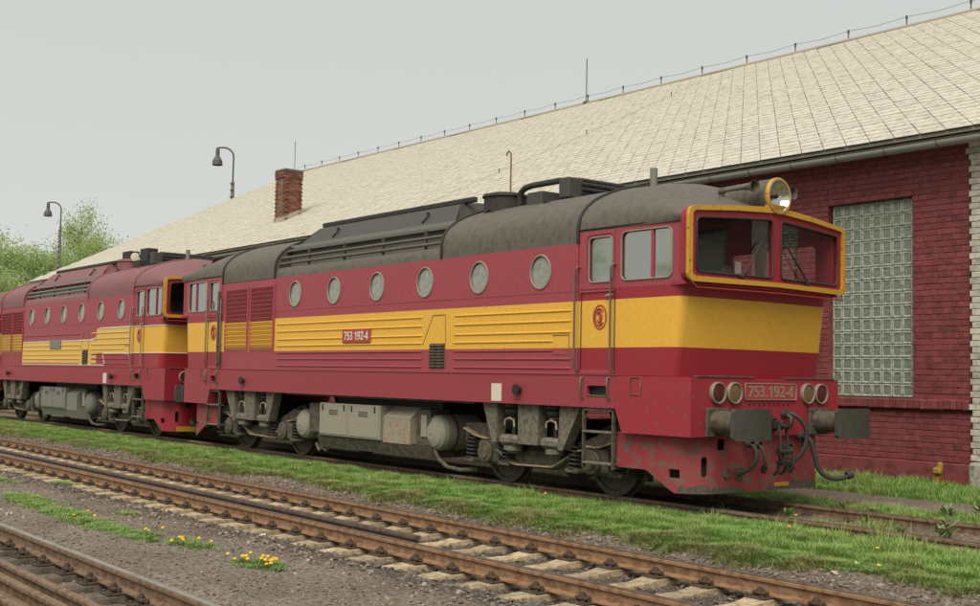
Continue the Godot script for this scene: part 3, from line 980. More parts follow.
func skirt_xz(s: float) -> Vector2:
	var sg = signf(s); var a = absf(s)
	if a < 0.95: return Vector2(-0.07, s)
	if a < 1.65:
		var t = (a - 0.95) / 0.7
		var p = Vector2(-0.07, 0.95).bezier_interpolate(Vector2(-0.07, 1.2), Vector2(-0.25, 1.36), Vector2(-0.52, 1.37), t)
		return Vector2(p.x, p.y * sg)
	return Vector2(-0.52 - (a - 1.65), 1.37 * sg)
func text_mesh(s: String, h: float, serif := false) -> TextMesh:
	var t := TextMesh.new()
	var f := SystemFont.new()
	f.font_names = PackedStringArray(["Droid Serif" if serif else "Droid Sans"])
	f.font_weight = 700
	t.font = f
	t.text = s
	t.font_size = 64
	t.pixel_size = h / 46.0
	t.depth = 0.006
	return t

func build_locomotive(called: String, label: String, at: Vector3, P: Dictionary, second: bool):
	var L = thing(called, label, "locomotive", at, "coupled diesel locomotives")
	var rear = Transform3D(Basis(Vector3.UP, PI), Vector3(-LEN, 0, 0))
	build_body(L, P, second)
	build_cab(L, P, Transform3D.IDENTITY, second, true)
	build_cab(L, P, rear, second, false)
	build_bogie(L, Transform3D.IDENTITY, P)
	build_bogie(L, rear, P)
	build_under(L, P, second)

func build_body(L: Node, P: Dictionary, second: bool):
	# portholed upper side panels, both sides
	for sd in [1.0, -1.0]:
		var f = func(x, y, d): return Vector3(x, y, sd * (1.505 + d))
		var ports := []
		for i in 6: ports.append(disc(-2.91 - 1.453 * i, 3.158, 0.225, 0.245, 24))
		var up := MB.new()
		up.plate([Vector2(-10.98, 2.845), Vector2(-2.105, 2.845)], [Vector2(-10.98, 3.515), Vector2(-2.105, 3.515)], ports, f, 0.035)
		var panel = part(L, "side_panel", up.mesh(), P.top)
		for i in 6:
			var rg := MB.new()
			rg.tube(ring3(disc(0, 0, 0.222, 0.242, 24), func(x, y, d): return Vector3(x, y, d), 0.0), 0.018, 6, false)
			var fr = part(L, "porthole", rg.mesh(), M.gasket, Transform3D(Basis.IDENTITY, Vector3(-2.91 - 1.453 * i, 3.158, sd * 1.506)))
			var gl := MB.new()
			gl.prism(PackedVector2Array(disc(0, 0, 0.23, 0.25, 24)), func(p, d): return Vector3(p.x, p.y, d), -0.005, 0.005)
			part(fr, "pane", gl.mesh(), M.porthole, T(0, 0, -sd * 0.022))
		# lower side: painted bands
		var bands := []
		if not second:
			bands = [[-10.98, -2.1, 1.69, 2.06, P.low], [-10.98, -2.1, 2.06, 2.705, P.yellow], [-10.98, -2.1, 2.705, 2.85, P.cabside]]
		else:
			bands = [[-4.6, -2.1, 1.69, 2.06, P.low], [-10.98, -4.6, 1.69, 1.76, P.low], [-4.6, -2.1, 2.06, 2.705, P.yellow], [-10.98, -4.6, 1.76, 2.40, P.yellow], [-10.98, -4.6, 2.40, 2.85, P.top], [-4.6, -2.1, 2.705, 2.85, P.top]]
		bands.append_array([[-13.36, -10.98, 1.69, 2.06, P.low], [-13.36, -10.98, 2.06, 2.705, P.yellow], [-13.36, -10.98, 2.705, 3.515, P.cabside]])
		for bd in bands:
			var m := MB.new()
			m.box(Vector3((bd[0] + bd[1]) / 2, (bd[2] + bd[3]) / 2, sd * 1.48), Vector3(bd[1] - bd[0], bd[3] - bd[2], 0.04))
			part(L, "side_panel", m.mesh(), bd[4])
		# pressed ribs
		for rb in [[2.585, P.yellow], [2.44, P.yellow], [2.285, P.yellow], [2.16, P.yellow], [2.025, P.low], [1.905, P.low], [1.775, P.low]]:
			for xr in [[-4.99, -2.24], [-10.88, -5.86]]:
				var mt = rb[1]
				if second and xr[0] < -5: mt = P.yellow if (rb[0] < 2.40 and rb[0] > 1.8) else P.top
				var x1 = xr[1]
				if xr[0] > -5 and rb[0] < 2.2 and rb[0] > 2.0: x1 = -2.62
				var m := MB.new()
				m.tube([Vector3(xr[0], rb[0], sd * 1.494), Vector3(xr[0] + 0.06, rb[0], sd * 1.5), Vector3(x1 - 0.06, rb[0], sd * 1.5), Vector3(x1, rb[0], sd * 1.494)], 0.017, 8)
				part(L, "rib", m.mesh(), mt)
		# little louvre and hatch seams in the middle
		var lv := MB.new()
		lv.box(Vector3(-5.43, 1.955, sd * 1.503), Vector3(0.42, 0.40, 0.012))
		var grille = part(L, "louvre", lv.mesh(), M.bogie)
		var sl := MB.new(); sl.box(Vector3.ZERO, Vector3(0.40, 0.022, 0.03), 0.004, Basis(Vector3.RIGHT, 0.5 * sd))
		var slm = sl.mesh()
		for i in 8: part(grille, "slat", slm, M.bogie, T(-5.43, 1.785 + i * 0.048, sd * 1.515))
		var hs := MB.new()
		for seg in [[Vector2(-5.84, 2.14), Vector2(-5.57, 2.61)], [Vector2(-5.57, 2.61), Vector2(-5.23, 2.61)], [Vector2(-5.23, 2.61), Vector2(-5.21, 2.16)], [Vector2(-2.62, 2.24), Vector2(-2.28, 2.24)], [Vector2(-2.28, 2.24), Vector2(-2.28, 1.97)], [Vector2(-2.62, 1.97), Vector2(-2.28, 1.97)]]:
			hs.tube([Vector3(seg[0].x, seg[0].y, sd * 1.501), Vector3(seg[1].x, seg[1].y, sd * 1.501)], 0.007, 5)
		part(L, "hatch_edge", hs.mesh(), M.rust)
		# radiator shutters
		for gx in [[-13.2, -12.12], [-12.06, -10.98]]:
			var fm := MB.new()
			var lo = 2.08; var hi = 3.40
			fm.plate([Vector2(gx[0], lo), Vector2(gx[1], lo)], [Vector2(gx[0], hi), Vector2(gx[1], hi)], [rrect(gx[0] + 0.06, lo + 0.05, gx[1] - 0.06, hi - 0.05, 0.002, 1)], func(x, y, d): return Vector3(x, y, sd * (1.522 + d)), 0.03)
			var sh = part(L, "radiator_shutter", fm.mesh(), P.cabside)
			var ss := MB.new(); ss.box(Vector3.ZERO, Vector3(gx[1] - gx[0] - 0.11, 0.075, 0.012), 0.003, Basis(Vector3.RIGHT, 0.45 * sd))
			var ssm = ss.mesh()
			for i in 14:
				var y = lo + 0.095 + i * 0.088
				part(sh, "slat", ssm, P.yellow if y < 2.70 else P.cabside, T((gx[0] + gx[1]) / 2, y, sd * 1.518))
		# sole beam with step recesses near each end
		var sb := MB.new()
		sb.plate([Vector2(-LEN + 1.35, 1.25), Vector2(-1.35, 1.25)], [Vector2(-LEN + 1.35, 1.69), Vector2(-1.35, 1.69)], [rrect(-1.89, 1.40, -1.50, 1.545, 0.04), rrect(-LEN + 1.50, 1.40, -LEN + 1.89, 1.545, 0.04)], func(x, y, d): return Vector3(x, y, sd * (1.512 + d)), 0.06)
		var sole = part(L, "sole_beam", sb.mesh(), P.sole)
		var lg := MB.new()
		lg.box(Vector3(-LEN / 2, 1.694, sd * 1.50), Vector3(LEN - 2.6, 0.014, 0.05), 0.003)
		part(sole, "ledge", lg.mesh(), P.sole)
		for rx in [-1.695, -LEN + 1.695]:
			var rc := MB.new()
			rc.box(Vector3(rx, 1.47, sd * 1.38), Vector3(0.44, 0.2, 0.02))
			rc.tube([Vector3(rx - 0.19, 1.405, sd * 1.505), Vector3(rx + 0.19, 1.405, sd * 1.505)], 0.016, 6)
			part(sole, "step_recess", rc.mesh(), M.bogie)
		for nx in [-3.33, -LEN + 3.2]:
			var nb := MB.new()
			nb.lathe(Vector3(nx, 1.46, sd * 1.50), Vector3(0, 0, sd), [[0.05, 0], [0.05, 0.07], [0.08, 0.075], [0.08, 0.1], [0, 0.105]], 14)
			part(sole, "lifting_stud", nb.mesh(), M.black)
		var tg := MB.new(); tg.box(Vector3(-3.87, 1.41, sd * 1.514), Vector3(0.24, 0.26, 0.006))
		part(sole, "data_plate", tg.mesh(), M.cream)
		if second:
			for q in [[Vector2(-10.9, 2.41), Vector2(-4.7, 2.41)], [Vector2(-4.7, 2.41), Vector2(-4.4, 2.71)], [Vector2(-4.4, 2.71), Vector2(-2.12, 2.71)], [Vector2(-10.9, 1.75), Vector2(-3.95, 1.75)], [Vector2(-3.95, 1.75), Vector2(-4.15, 2.05)], [Vector2(-4.15, 2.05), Vector2(-2.12, 2.05)]]:
				var cm := MB.new()
				var d2 = q[1] - q[0]
				cm.box(Vector3((q[0].x + q[1].x) / 2, (q[0].y + q[1].y) / 2, sd * 1.503), Vector3(d2.length() + 0.02, 0.035, 0.012), 0.0, Basis(Vector3(0, 0, 1), d2.angle()))
				part(L, "band_line", cm.mesh(), M.cream)
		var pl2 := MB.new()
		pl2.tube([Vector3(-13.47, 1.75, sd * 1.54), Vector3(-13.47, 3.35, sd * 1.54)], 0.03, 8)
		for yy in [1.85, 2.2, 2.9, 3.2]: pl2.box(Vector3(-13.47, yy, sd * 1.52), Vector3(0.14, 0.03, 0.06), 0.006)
		part(L, "recess_pipe", pl2.mesh(), M.bogie)  # dark pipe and brackets standing in for the dark recess beside the cab
	# unseen solid core added inside the body, to keep light out
	var core := MB.new()
	core.box(Vector3(-LEN / 2, 2.55, 0), Vector3(LEN - 4.3, 1.72, 2.88))
	part(L, "light_block_core", core.mesh(), M.interior)
	var fl := MB.new()
	fl.box(Vector3(-LEN / 2, 1.5, 0), Vector3(LEN - 2.7, 0.36, 2.86))
	part(L, "underframe", fl.mesh(), M.black)
	# number plates on the side
	for sd in [1.0, -1.0]:
		var pl := MB.new(); pl.box(Vector3(-7.885, 2.315, sd * 1.52), Vector3(0.93, 0.245, 0.014), 0.004)
		var plate = part(L, "number_plate", pl.mesh(), M.print_red if not second else M.grey_paint)
		if not second:
			var tm = text_mesh("753 192-4", 0.165)
			part(plate, "lettering", tm, M.cream, Transform3D(Basis(Vector3.UP, 0.0 if sd > 0 else PI).scaled(Vector3(0.80, 0.9, 1)), Vector3(-7.885, 2.315, sd * 1.529)))
	# engine room roofs
	for xr in [[-5.38, -2.12], [-13.36, -11.0]]:
		var rf := MB.new()
		var rows := []
		for x in [xr[0], xr[1]]:
			var r = roof_row(x)
			r.push_front(Vector3(x, 3.505, 1.5)); r.append(Vector3(x, 3.505, -1.5))
			rows.append(r)
		rf.loft(rows)
		rf.out(rows[0], Vector3(xr[1], 3.9, 0)); rf.out(rows[1], Vector3(xr[0], 3.9, 0))
		part(L, "roof_section", rf.mesh(), P.roof)
	for x in [-2.11, -5.37, -11.02, -13.37]:
		var ab := MB.new()
		var r = roof_row(x, 0.0, 0.012)
		r.push_front(Vector3(x, 3.52, 1.512)); r.append(Vector3(x, 3.52, -1.512))
		ab.tube(r, 0.026, 6)
		part(L, "roof_joint", ab.mesh(), M.black if not second else P.roof)
	# raised louvred section with sloping hoods
	for sd in [1.0, -1.0]:
		var lw := MB.new()
		lw.loft([[Vector3(-11.0, 3.505, sd * 1.5), Vector3(-11.0, 3.6, sd * 1.49), Vector3(-11.0, 3.71, sd * 1.44), Vector3(-11.0, 3.71, sd * 1.2)], [Vector3(-5.38, 3.505, sd * 1.5), Vector3(-5.38, 3.6, sd * 1.49), Vector3(-5.38, 3.71, sd * 1.44), Vector3(-5.38, 3.71, sd * 1.2)]])
		part(L, "vent_sill", lw.mesh(), P.roof)
		for q in [[3.79, 1.42], [3.905, 1.385]]:
			var bar := MB.new()
			bar.box(Vector3(-8.19, q[0], sd * q[1]), Vector3(5.6, 0.055, 0.05), 0.02)
			part(L, "vent_bar", bar.mesh(), P.roof if not second else M.grey_paint)
		for i in 4:
			var po := MB.new()
			po.box(Vector3(-9.9 + i * 1.3, 3.86, sd * 1.375), Vector3(0.05, 0.36, 0.04), 0.005)
			part(L, "vent_post", po.mesh(), M.hood_dark)
		var hd := MB.new()
		var prof = [[1.33, 4.03], [1.31, 4.06], [1.18, 4.12], [0.80, 4.52], [0.62, 4.58], [0.0, 4.62]]
		var e0 = []; var e1 = []
		for p in prof:
			var sl = clampf((p[1] - 4.06) * 0.9, 0, 0.5)
			e0.append(Vector3(-10.93 + sl, p[1], sd * p[0])); e1.append(Vector3(-5.42 - sl, p[1], sd * p[0]))
		hd.loft([e0, e1], -1)
		for e in [e0, e1]:
			var c = e.duplicate(); c.append(Vector3(e[5].x, 3.9, 0)); c.append(Vector3(e[0].x, 3.9, sd * 1.2))
			hd.out(c, Vector3(-8, 4.1, 0))
		var hood = part(L, "vent_hood", hd.mesh(), P.hood)
		var cr := MB.new()
		cr.box(Vector3(-8.1, 4.60, sd * 0.66), Vector3(5.0, 0.085, 0.09), 0.01)
		part(hood, "crest_rail", cr.mesh(), M.soot)
		for hx in [-9.6, -6.6]:
			var hk := MB.new()
			hk.tube([Vector3(hx, 4.42, sd * 0.905), Vector3(hx + 0.02, 4.44, sd * 0.96), Vector3(hx + 0.1, 4.36, sd * 1.01), Vector3(hx + 0.03, 4.25, sd * 1.075)], 0.02, 6)
			part(hood, "lifting_hook", hk.mesh(), M.black)
	var dk := MB.new(); dk.box(Vector3(-8.19, 3.8, 0), Vector3(5.5, 0.75, 2.4))
	part(L, "radiator_core", dk.mesh(), M.grey_paint)
	# roof fittings
	var cap := MB.new()
	cap.lathe(Vector3(-5.02, 4.3, 0.48), Vector3.UP, [[0.36, 0.0], [0.36, 0.26], [0.39, 0.27], [0.38, 0.31], [0.25, 0.345], [0, 0.355]], 22)
	part(L, "fan_cowl", cap.mesh(), M.soot if not second else P.roof)
	var pp := MB.new()
	pp.tube([Vector3(-4.63, 4.33, 0.5), Vector3(-4.63, 4.52, 0.5), Vector3(-4.6, 4.62, 0.5), Vector3(-4.5, 4.68, 0.5), Vector3(-4.3, 4.7, 0.5), Vector3(-3.7, 4.71, 0.46)], 0.05, 10)
	part(L, "exhaust_pipe", pp.mesh(), M.soot)
	var b1 := MB.new(); b1.box(Vector3(-3.96, 4.42, 0.58), Vector3(0.36, 0.22, 0.36), 0.01)
	part(L, "roof_box", b1.mesh(), M.hood_dark if not second else M.soot)
	var b2 := MB.new(); b2.box(Vector3(-4.35, 4.44, 0.25), Vector3(0.4, 0.2, 0.4), 0.01)
	part(L, "roof_box", b2.mesh(), M.soot)
	var b3 := MB.new(); b3.box(Vector3(-3.56, 4.58, 0.36), Vector3(0.24, 0.32, 0.3), 0.015)
	var sil = part(L, "silencer_bracket", b3.mesh(), M.hood_dark)
	for q in [[4.72, -3.5], [4.65, -3.45], [4.57, -3.44], [4.74, -3.62], [4.5, -3.46]]:
		var r := MB.new(); r.tube([Vector3(q[1], q[0], 0.25), Vector3(q[1], q[0], -1.2)], 0.042, 8)
		part(sil, "silencer_tube", r.mesh(), M.soot)
	var sk := MB.new(); sk.tube([Vector3(-1.94, 4.42, 0.2), Vector3(-1.94, 4.71, 0.2)], 0.055, 10)
	part(L, "exhaust_stack", sk.mesh(), M.grey_paint)
	for hx in [[-4.95, 0.86], [-3.6, 0.8]]:
		var hk := MB.new(); hk.tube([Vector3(hx[0] - 0.12, 4.28, hx[1] + 0.02), Vector3(hx[0], 4.35, hx[1]), Vector3(hx[0] + 0.12, 4.28, hx[1] + 0.02)], 0.015, 5)
		part(L, "roof_handle", hk.mesh(), M.black)
	if second:
		for bx in [[-5.15, 0.45], [-4.0, 0.4]]:
			var eb := MB.new(); eb.box(Vector3(bx[0], 4.62, bx[1]), Vector3(0.5, 0.5, 0.3), 0.015)
			part(L, "exhaust_box", eb.mesh(), M.soot)
		var bl := MB.new(); bl.lathe(Vector3(-4.45, 4.66, 0.6), Vector3(1, 0, 0.4), [[0.0, -0.02], [0.1, 0.0], [0.12, 0.08], [0, 0.1]], 14)
		part(L, "roof_lamp", bl.mesh(), M.cream)

func build_cab(L: Node, P: Dictionary, X: Transform3D, second: bool, front: bool):
	var XB = X if front else X * Transform3D(Basis.IDENTITY.scaled(Vector3(1, 1, 1.004)), Vector3(-0.26, 0, 0))
	var XN = X if front else X * T(-0.004, 0, 0)
	var XW = X if front else X * Transform3D(Basis.IDENTITY.scaled(Vector3(1, 1, 0.935)), Vector3(-0.12, 0, 0))
	# lower shell in painted bands
	var ln := [1.69, 2.06, 2.705, 2.86]
	if second: ln = [1.69, 2.05, 2.70, 2.86]
	var mats = [P.cab, M.yellow, P.cab]
	for i in 3:
		var m := MB.new()
		var rows := []
		for k in 3: rows.append(nose_plan(lerpf(ln[i], ln[i + 1], k / 2.0)))
		for r in 2:
			m.smooth(1)
			for k in rows[0].size() - 1: m.quad(rows[r][k], rows[r + 1][k], rows[r + 1][k + 1], rows[r][k + 1])
		m.flat()
		part(L, "cab_shell", m.mesh(), mats[i], X)
	if second:
		for yy in [2.05, 2.70]:
			var m := MB.new()
			m.tube(nose_plan(yy), 0.014, 5)
			part(L, "band_line", m.mesh(), M.cream, X)
	# overhang under the windows
	var ov := MB.new()
	var poly := PackedVector2Array([Vector2(-2.07, 1.485), Vector2(-0.45, 1.485), Vector2(-0.06, 1.57), Vector2(0.10, 0.0), Vector2(-0.06, -1.57), Vector2(-0.45, -1.485), Vector2(-2.07, -1.485)])
	ov.prism(poly, func(p, d): return Vector3(p.x, d, p.y), 2.845, 2.885)
	part(L, "cab_ledge", ov.mesh(), P.cab, X)
	# upper sides with door window and sliding side window
	for sd in [1.0, -1.0]:
		var f = func(x, y, d): return Vector3(x, y, sd * (1.5 + d))
		var dwin = rrect(-1.89, 2.95, -1.43, 3.565, 0.07); var swin = rrect(-1.26, 2.95, -0.34, 3.60, 0.09)
		var s := MB.new()
		s.plate([Vector2(-2.09, 2.86), Vector2(-0.03, 2.86)], [Vector2(-2.09, 3.685), Vector2(-0.03, 3.685)], [dwin, swin], f, 0.05)
		part(L, "cab_side", s.mesh(), P.cabside, X)
		# raised door outline and window surround
		var tr := MB.new()
		tr.plate([Vector2(-2.03, 2.86), Vector2(-1.385, 2.86)], [Vector2(-2.03, 3.65), Vector2(-1.385, 3.65)], [rrect(-1.93, 2.91, -1.39, 3.605, 0.08)], func(x, y, d): return Vector3(x, y, sd * (1.512 + d)), 0.02)
		var door = part(L, "door_frame", tr.mesh(), P.cabside, X)
		var kp := MB.new(); kp.box(Vector3(-1.7, 1.73, sd * 1.507), Vector3(0.66, 0.05, 0.014), 0.003)
		part(door, "kick_strip", kp.mesh(), P.cabside)
		var dl := MB.new(); dl.box(Vector3(-1.71, 2.83, sd * 1.508), Vector3(0.66, 0.03, 0.022), 0.004)
		part(door, "ledge", dl.mesh(), P.cabside)
		for hx in [-2.035, -1.375]:
			var jm := MB.new(); jm.box(Vector3(hx, 2.28, sd * 1.503), Vector3(0.014, 1.14, 0.008))
			part(door, "door_seam", jm.mesh(), M.black)
		for wn in [[dwin, 0], [swin, 1]]:
			var g := MB.new()
			g.tube(ring3(wn[0], f, 0.004), 0.0125, 6, false)
			var fr = part(L, "window_frame", g.mesh(), M.gasket, X)
			var gl := MB.new()
			gl.prism(PackedVector2Array(wn[0]), func(p, d): return Vector3(p.x, p.y, sd * (1.475 + d)), -0.003, 0.003)
			part(fr, "pane", gl.mesh(), M.glass_side if sd > 0 == front else M.glass)
			if wn[1] == 1:
				var dv := MB.new()
				dv.box(Vector3(-0.70, 3.275, sd * 1.488), Vector3(0.045, 0.64, 0.03), 0.006)
				part(fr, "mullion", dv.mesh(), P.cabside)
		# handrails
		for hx in [-2.11, -1.40]:
			var h := MB.new()
			h.tube([Vector3(hx + 0.04, 3.17, sd * 1.5), Vector3(hx + 0.035, 3.18, sd * 1.55), Vector3(hx, 3.13, sd * 1.565), Vector3(hx, 2.0, sd * 1.565), Vector3(hx, 1.8, sd * 1.565), Vector3(hx + 0.02, 1.72, sd * 1.51)], 0.0145, 8)
			part(L, "handrail", h.mesh(), M.rail_grey if not second else M.gasket, X)
		for hx in [-1.97, -1.45]:
			var h := MB.new()
			h.tube([Vector3(hx, 1.66, sd * 1.51), Vector3(hx, 1.64, sd * 1.56), Vector3(hx, 1.4, sd * 1.56), Vector3(hx + 0.02, 1.37, sd * 1.51)], 0.014, 6)
			part(L, "handrail", h.mesh(), M.rail_grey, X)
		var dh := MB.new()
		dh.tube([Vector3(-1.42, 2.77, sd * 1.505), Vector3(-1.43, 2.77, sd * 1.54), Vector3(-1.52, 2.75, sd * 1.545)], 0.014, 6)
		part(door, "door_handle", dh.mesh(), M.chrome)
		# drip rail along roof edge
		var dr := MB.new()
		dr.tube([Vector3(-2.08, 3.69, sd * 1.507), Vector3(-0.35, 3.685, sd * 1.505)], 0.012, 6)
		part(L, "drip_rail", dr.mesh(), M.black, X)
		# oval railway emblem on the door
		var em := MB.new()
		var oval := disc(-1.66, 2.475, 0.135, 0.17, 28)
		em.plate(half(oval, false), half(oval, true), [disc(-1.66, 2.475, 0.115, 0.15, 28)], func(x, y, d): return Vector3(x, y, sd * (1.508 + d)), 0.006)
		var emb = part(L, "emblem", em.mesh(), M.print_red, X)
		for q in [[0.085, 0.115, 40.0, 320.0, -0.005], [0.045, 0.07, -150.0, 150.0, -0.005]]:
			var arc := []
			for k in 15:
				var t = deg_to_rad(lerpf(q[2], q[3], k / 14.0))
				arc.append(Vector3(-1.66 + q[4] + q[0] * cos(t) * sd, 2.475 + q[1] * sin(t), sd * 1.506))
			var am := MB.new(); am.tube(arc, 0.012, 5)
			part(emb, "letter", am.mesh(), M.print_red)
		var bar := MB.new(); bar.box(Vector3(-1.66, 2.475, sd * 1.505), Vector3(0.028, 0.2, 0.006))
		part(emb, "letter", bar.mesh(), M.print_red)
	# roof, dipping to the windscreen
	var rf := MB.new()
	var rows := []
	for q in [[-2.10, 0.0], [-1.6, 0.03], [-1.2, 0.12], [-0.9, 0.27], [-0.6, 0.5], [-0.3, 0.78], [-0.02, 1.0]]: rows.append(roof_row(q[0], q[1]))
	rf.loft(rows)
	# follow the vee at the front edge
	var fe := []
	for v in rows[6]: fe.append(Vector3(0.10 - 0.115 * absf(v.z) / 1.48, v.y - 0.004, v.z))
	rf.loft([rows[6], fe])
	part(L, "cab_roof", rf.mesh(), P.roof, X)
	# windscreen surround
	var top_line = [Vector2(-1.485, 3.70), Vector2(-1.475, 3.76), Vector2(-1.445, 3.805), Vector2(-1.38, 3.83), Vector2(-0.7, 3.90), Vector2(0, 3.945), Vector2(0.7, 3.90), Vector2(1.38, 3.83), Vector2(1.445, 3.805), Vector2(1.475, 3.76), Vector2(1.485, 3.70)]
	var bot_line = [Vector2(-1.485, 2.97), Vector2(-1.465, 2.91), Vector2(-1.41, 2.875), Vector2(0, 2.885), Vector2(1.41, 2.875), Vector2(1.465, 2.91), Vector2(1.485, 2.97)]
	var inner = [Vector2(-1.36, 2.945), Vector2(1.36, 2.945), Vector2(1.405, 2.96), Vector2(1.42, 3.0), Vector2(1.42, 3.71), Vector2(1.405, 3.755), Vector2(1.36, 3.772), Vector2(0.7, 3.83), Vector2(0, 3.865), Vector2(-0.7, 3.83), Vector2(-1.36, 3.772), Vector2(-1.405, 3.755), Vector2(-1.42, 3.71), Vector2(-1.42, 3.0), Vector2(-1.405, 2.96)]
	var sf := MB.new()
	sf.plate(bot_line, top_line, [inner], func(z, y, d): return vee(z, y, 0.045 + d), 0.045, [0.0])
	var sfl := MB.new()
	var tl := []; var bt := []
	for p in top_line: tl.append(Vector2(p.x * 0.985, p.y - 0.012))
	for p in bot_line: bt.append(Vector2(p.x * 0.985, p.y + 0.012))
	sfl.plate(bt, tl, [inner], func(z, y, d): return vee(z, y, 0.002 + d), 0.12, [0.0])
	var surround = part(L, "windscreen_surround", sf.mesh(), P.rim if front or second else P.cabside, XW)
	part(surround, "surround_flange", sfl.mesh(), P.cab)
	var rp := MB.new()
	var gl_w := []
	for sd in [-1.0, 1.0]:
		var a = [Vector2(0.08, 3.05), Vector2(0.092, 3.015), Vector2(0.125, 3.0), Vector2(1.27, 3.0), Vector2(1.315, 3.015), Vector2(1.335, 3.06), Vector2(1.335, 3.64), Vector2(1.315, 3.68), Vector2(1.27, 3.695), Vector2(0.7, 3.735), Vector2(0.125, 3.765), Vector2(0.092, 3.75), Vector2(0.08, 3.72)]
		var w := []
		for p in a: w.append(Vector2(p.x * sd, p.y))
		if sd < 0: w.reverse()
		gl_w.append(w)
	var rin_lo = [Vector2(-1.43, 2.94), Vector2(1.43, 2.94)]
	var rin_hi = [Vector2(-1.43, 3.78), Vector2(0, 3.875), Vector2(1.43, 3.78)]
	rp.plate(rin_lo, rin_hi, gl_w, func(z, y, d): return vee(z, y, 0.012 + d), 0.05, [0.0])
	part(L, "windscreen_panel", rp.mesh(), P.cab, XW)
	for k in 2:
		var g := MB.new()
		g.tube(ring3(gl_w[k], func(z, y, d): return vee(z, y, d), 0.016), 0.014, 6, false)
		var fr = part(L, "windscreen_gasket", g.mesh(), M.steel_dark, XW)
		var gl := MB.new()
		gl.prism(PackedVector2Array(gl_w[k]), func(p, d): return vee(p.x, p.y, d), -0.012, -0.006)
		part(fr, "windscreen", gl.mesh(), M.glass)
		# wiper
		var sd = -1.0 if k == 0 else 1.0
		var wp := MB.new()
		var base = vee(sd * 0.62, 2.99, 0.05) if sd > 0 else vee(-0.62, 2.98, 0.05)
		var tip = vee(0.30, 3.46, 0.045) if sd > 0 else vee(-0.18, 3.43, 0.045)
		wp.lathe(base - Vector3(0.06, 0, 0), Vector3(1, 0, 0), [[0.035, 0], [0.035, 0.06], [0, 0.08]], 10)
		wp.tube([base, base.lerp(tip, 0.55) + Vector3(0.01, 0, 0)], 0.013, 6)
		wp.tube([base.lerp(tip, 0.35), tip], 0.011, 6)
		wp.box(base.lerp(tip, 0.68) - Vector3(0.012, 0, 0), Vector3(0.02, 0.02, 0.02))
		part(L, "windscreen_wiper", wp.mesh(), M.rubber, XW)
	# rail under the surround
	var ur := MB.new()
	var up := [vee(1.42, 2.87, 0.03)]
	for z in [1.38, 1.2, 0.6, 0.0, -0.6, -1.2, -1.38]: up.append(vee(z, 2.80, 0.07))
	up.append(vee(-1.42, 2.87, 0.03))
	ur.tube(up, 0.012, 6)
	part(L, "front_rail", ur.mesh(), P.cab, XW)
	# headlight in its fairing
	var hh := MB.new()
	hh.lathe(Vector3(-1.25, 4.12, 0), Vector3(1, -0.018, 0), [[0.14, 0.0], [0.20, 0.35], [0.236, 1.2], [0.238, 1.37]], 28)
	part(L, "headlight_fairing", hh.mesh(), P.roof if not second else P.cab, X)
	var hr := MB.new()
	hr.lathe(Vector3(0.02, 4.095, 0), Vector3(1, 0, 0), [[0.236, 0.09], [0.246, 0.10], [0.247, 0.135], [0.238, 0.15], [0.222, 0.15], [0.212, 0.12]], 32)
	hr.box(Vector3(0.105, 3.925, 0), Vector3(0.09, 0.12, 0.40), 0.02)
	var hl = part(L, "headlight", hr.mesh(), P.rim, X)
	var ch := MB.new()
	ch.tube(ring3(disc(0, 4.095, 0.214, 0.214, 32), func(z, y, d): return Vector3(0.162, y, z), 0.0), 0.011, 6, false)
	part(hl, "lens_ring", ch.mesh(), M.chrome)
	var rfl := MB.new()
	rfl.lathe(Vector3(0.0, 4.095, 0), Vector3(1, 0, 0), [[0.0, 0.02], [0.09, 0.035], [0.15, 0.075], [0.205, 0.155]], 28)
	part(hl, "reflector", rfl.mesh(), M.lens_clear)
	var bulb := MB.new()
	bulb.lathe(Vector3(0.02, 4.095, 0), Vector3(1, 0, 0), [[0.02, 0.0], [0.02, 0.06], [0.032, 0.07], [0.025, 0.11], [0, 0.12]], 12)
	part(hl, "bulb", bulb.mesh(), M.steel_dark)
	var lens := MB.new()
	lens.prism(PackedVector2Array(disc(0, 4.095, 0.207, 0.207, 28)), func(p, d): return Vector3(d, p.y, p.x), 0.158, 0.163)
	part(hl, "lens", lens.mesh(), M.glass)
	# horns either side
	for sd in [-1.0, 1.0]:
		var hn2 := MB.new()
		hn2.lathe(Vector3(-0.50, 4.19, sd * 0.38), Vector3(1, 0, 0.03 * sd), [[0.045, -0.03], [0.045, 0.03], [0.02, 0.04], [0.023, 0.35], [0.04, 0.48], [0.09, 0.58], [0.093, 0.585], [0.075, 0.57], [0.025, 0.45], [0, 0.4]], 18)
		hn2.box(Vector3(-0.5, 4.08, sd * 0.38), Vector3(0.05, 0.2, 0.05), 0.008)
		part(L, "horn", hn2.mesh(), M.bogie, X)
	# inside the cab
	var iv := MB.new()
	iv.box(Vector3(-2.03, 3.2, 0), Vector3(0.06, 1.1, 2.84))
	part(L, "cab_bulkhead", iv.mesh(), M.interior, X)
	var cl := MB.new(); cl.box(Vector3(-1.1, 2.9, 0), Vector3(1.9, 0.02, 2.84))
	part(L, "cab_floor", cl.mesh(), M.interior_dark, X)
	var ds := MB.new(); ds.box(Vector3(-0.42, 2.95, 0.0), Vector3(0.5, 0.1, 2.5), 0.02)
	ds.box(Vector3(-1.5, 3.02, -0.9), Vector3(0.4, 0.4, 0.5), 0.02)
	part(L, "driver_desk", ds.mesh(), M.interior_dark, X)
	for z in [0.75, -0.75]:
		var seat := MB.new()
		seat.box(Vector3(-1.35, 3.12, z), Vector3(0.1, 0.4, 0.42), 0.04)
		part(L, "driver_seat", seat.mesh(), M.grey_case, X)
	var pa := MB.new(); pa.box(Vector3(-0.35, 3.16, 0.22), Vector3(0.015, 0.16, 0.12))
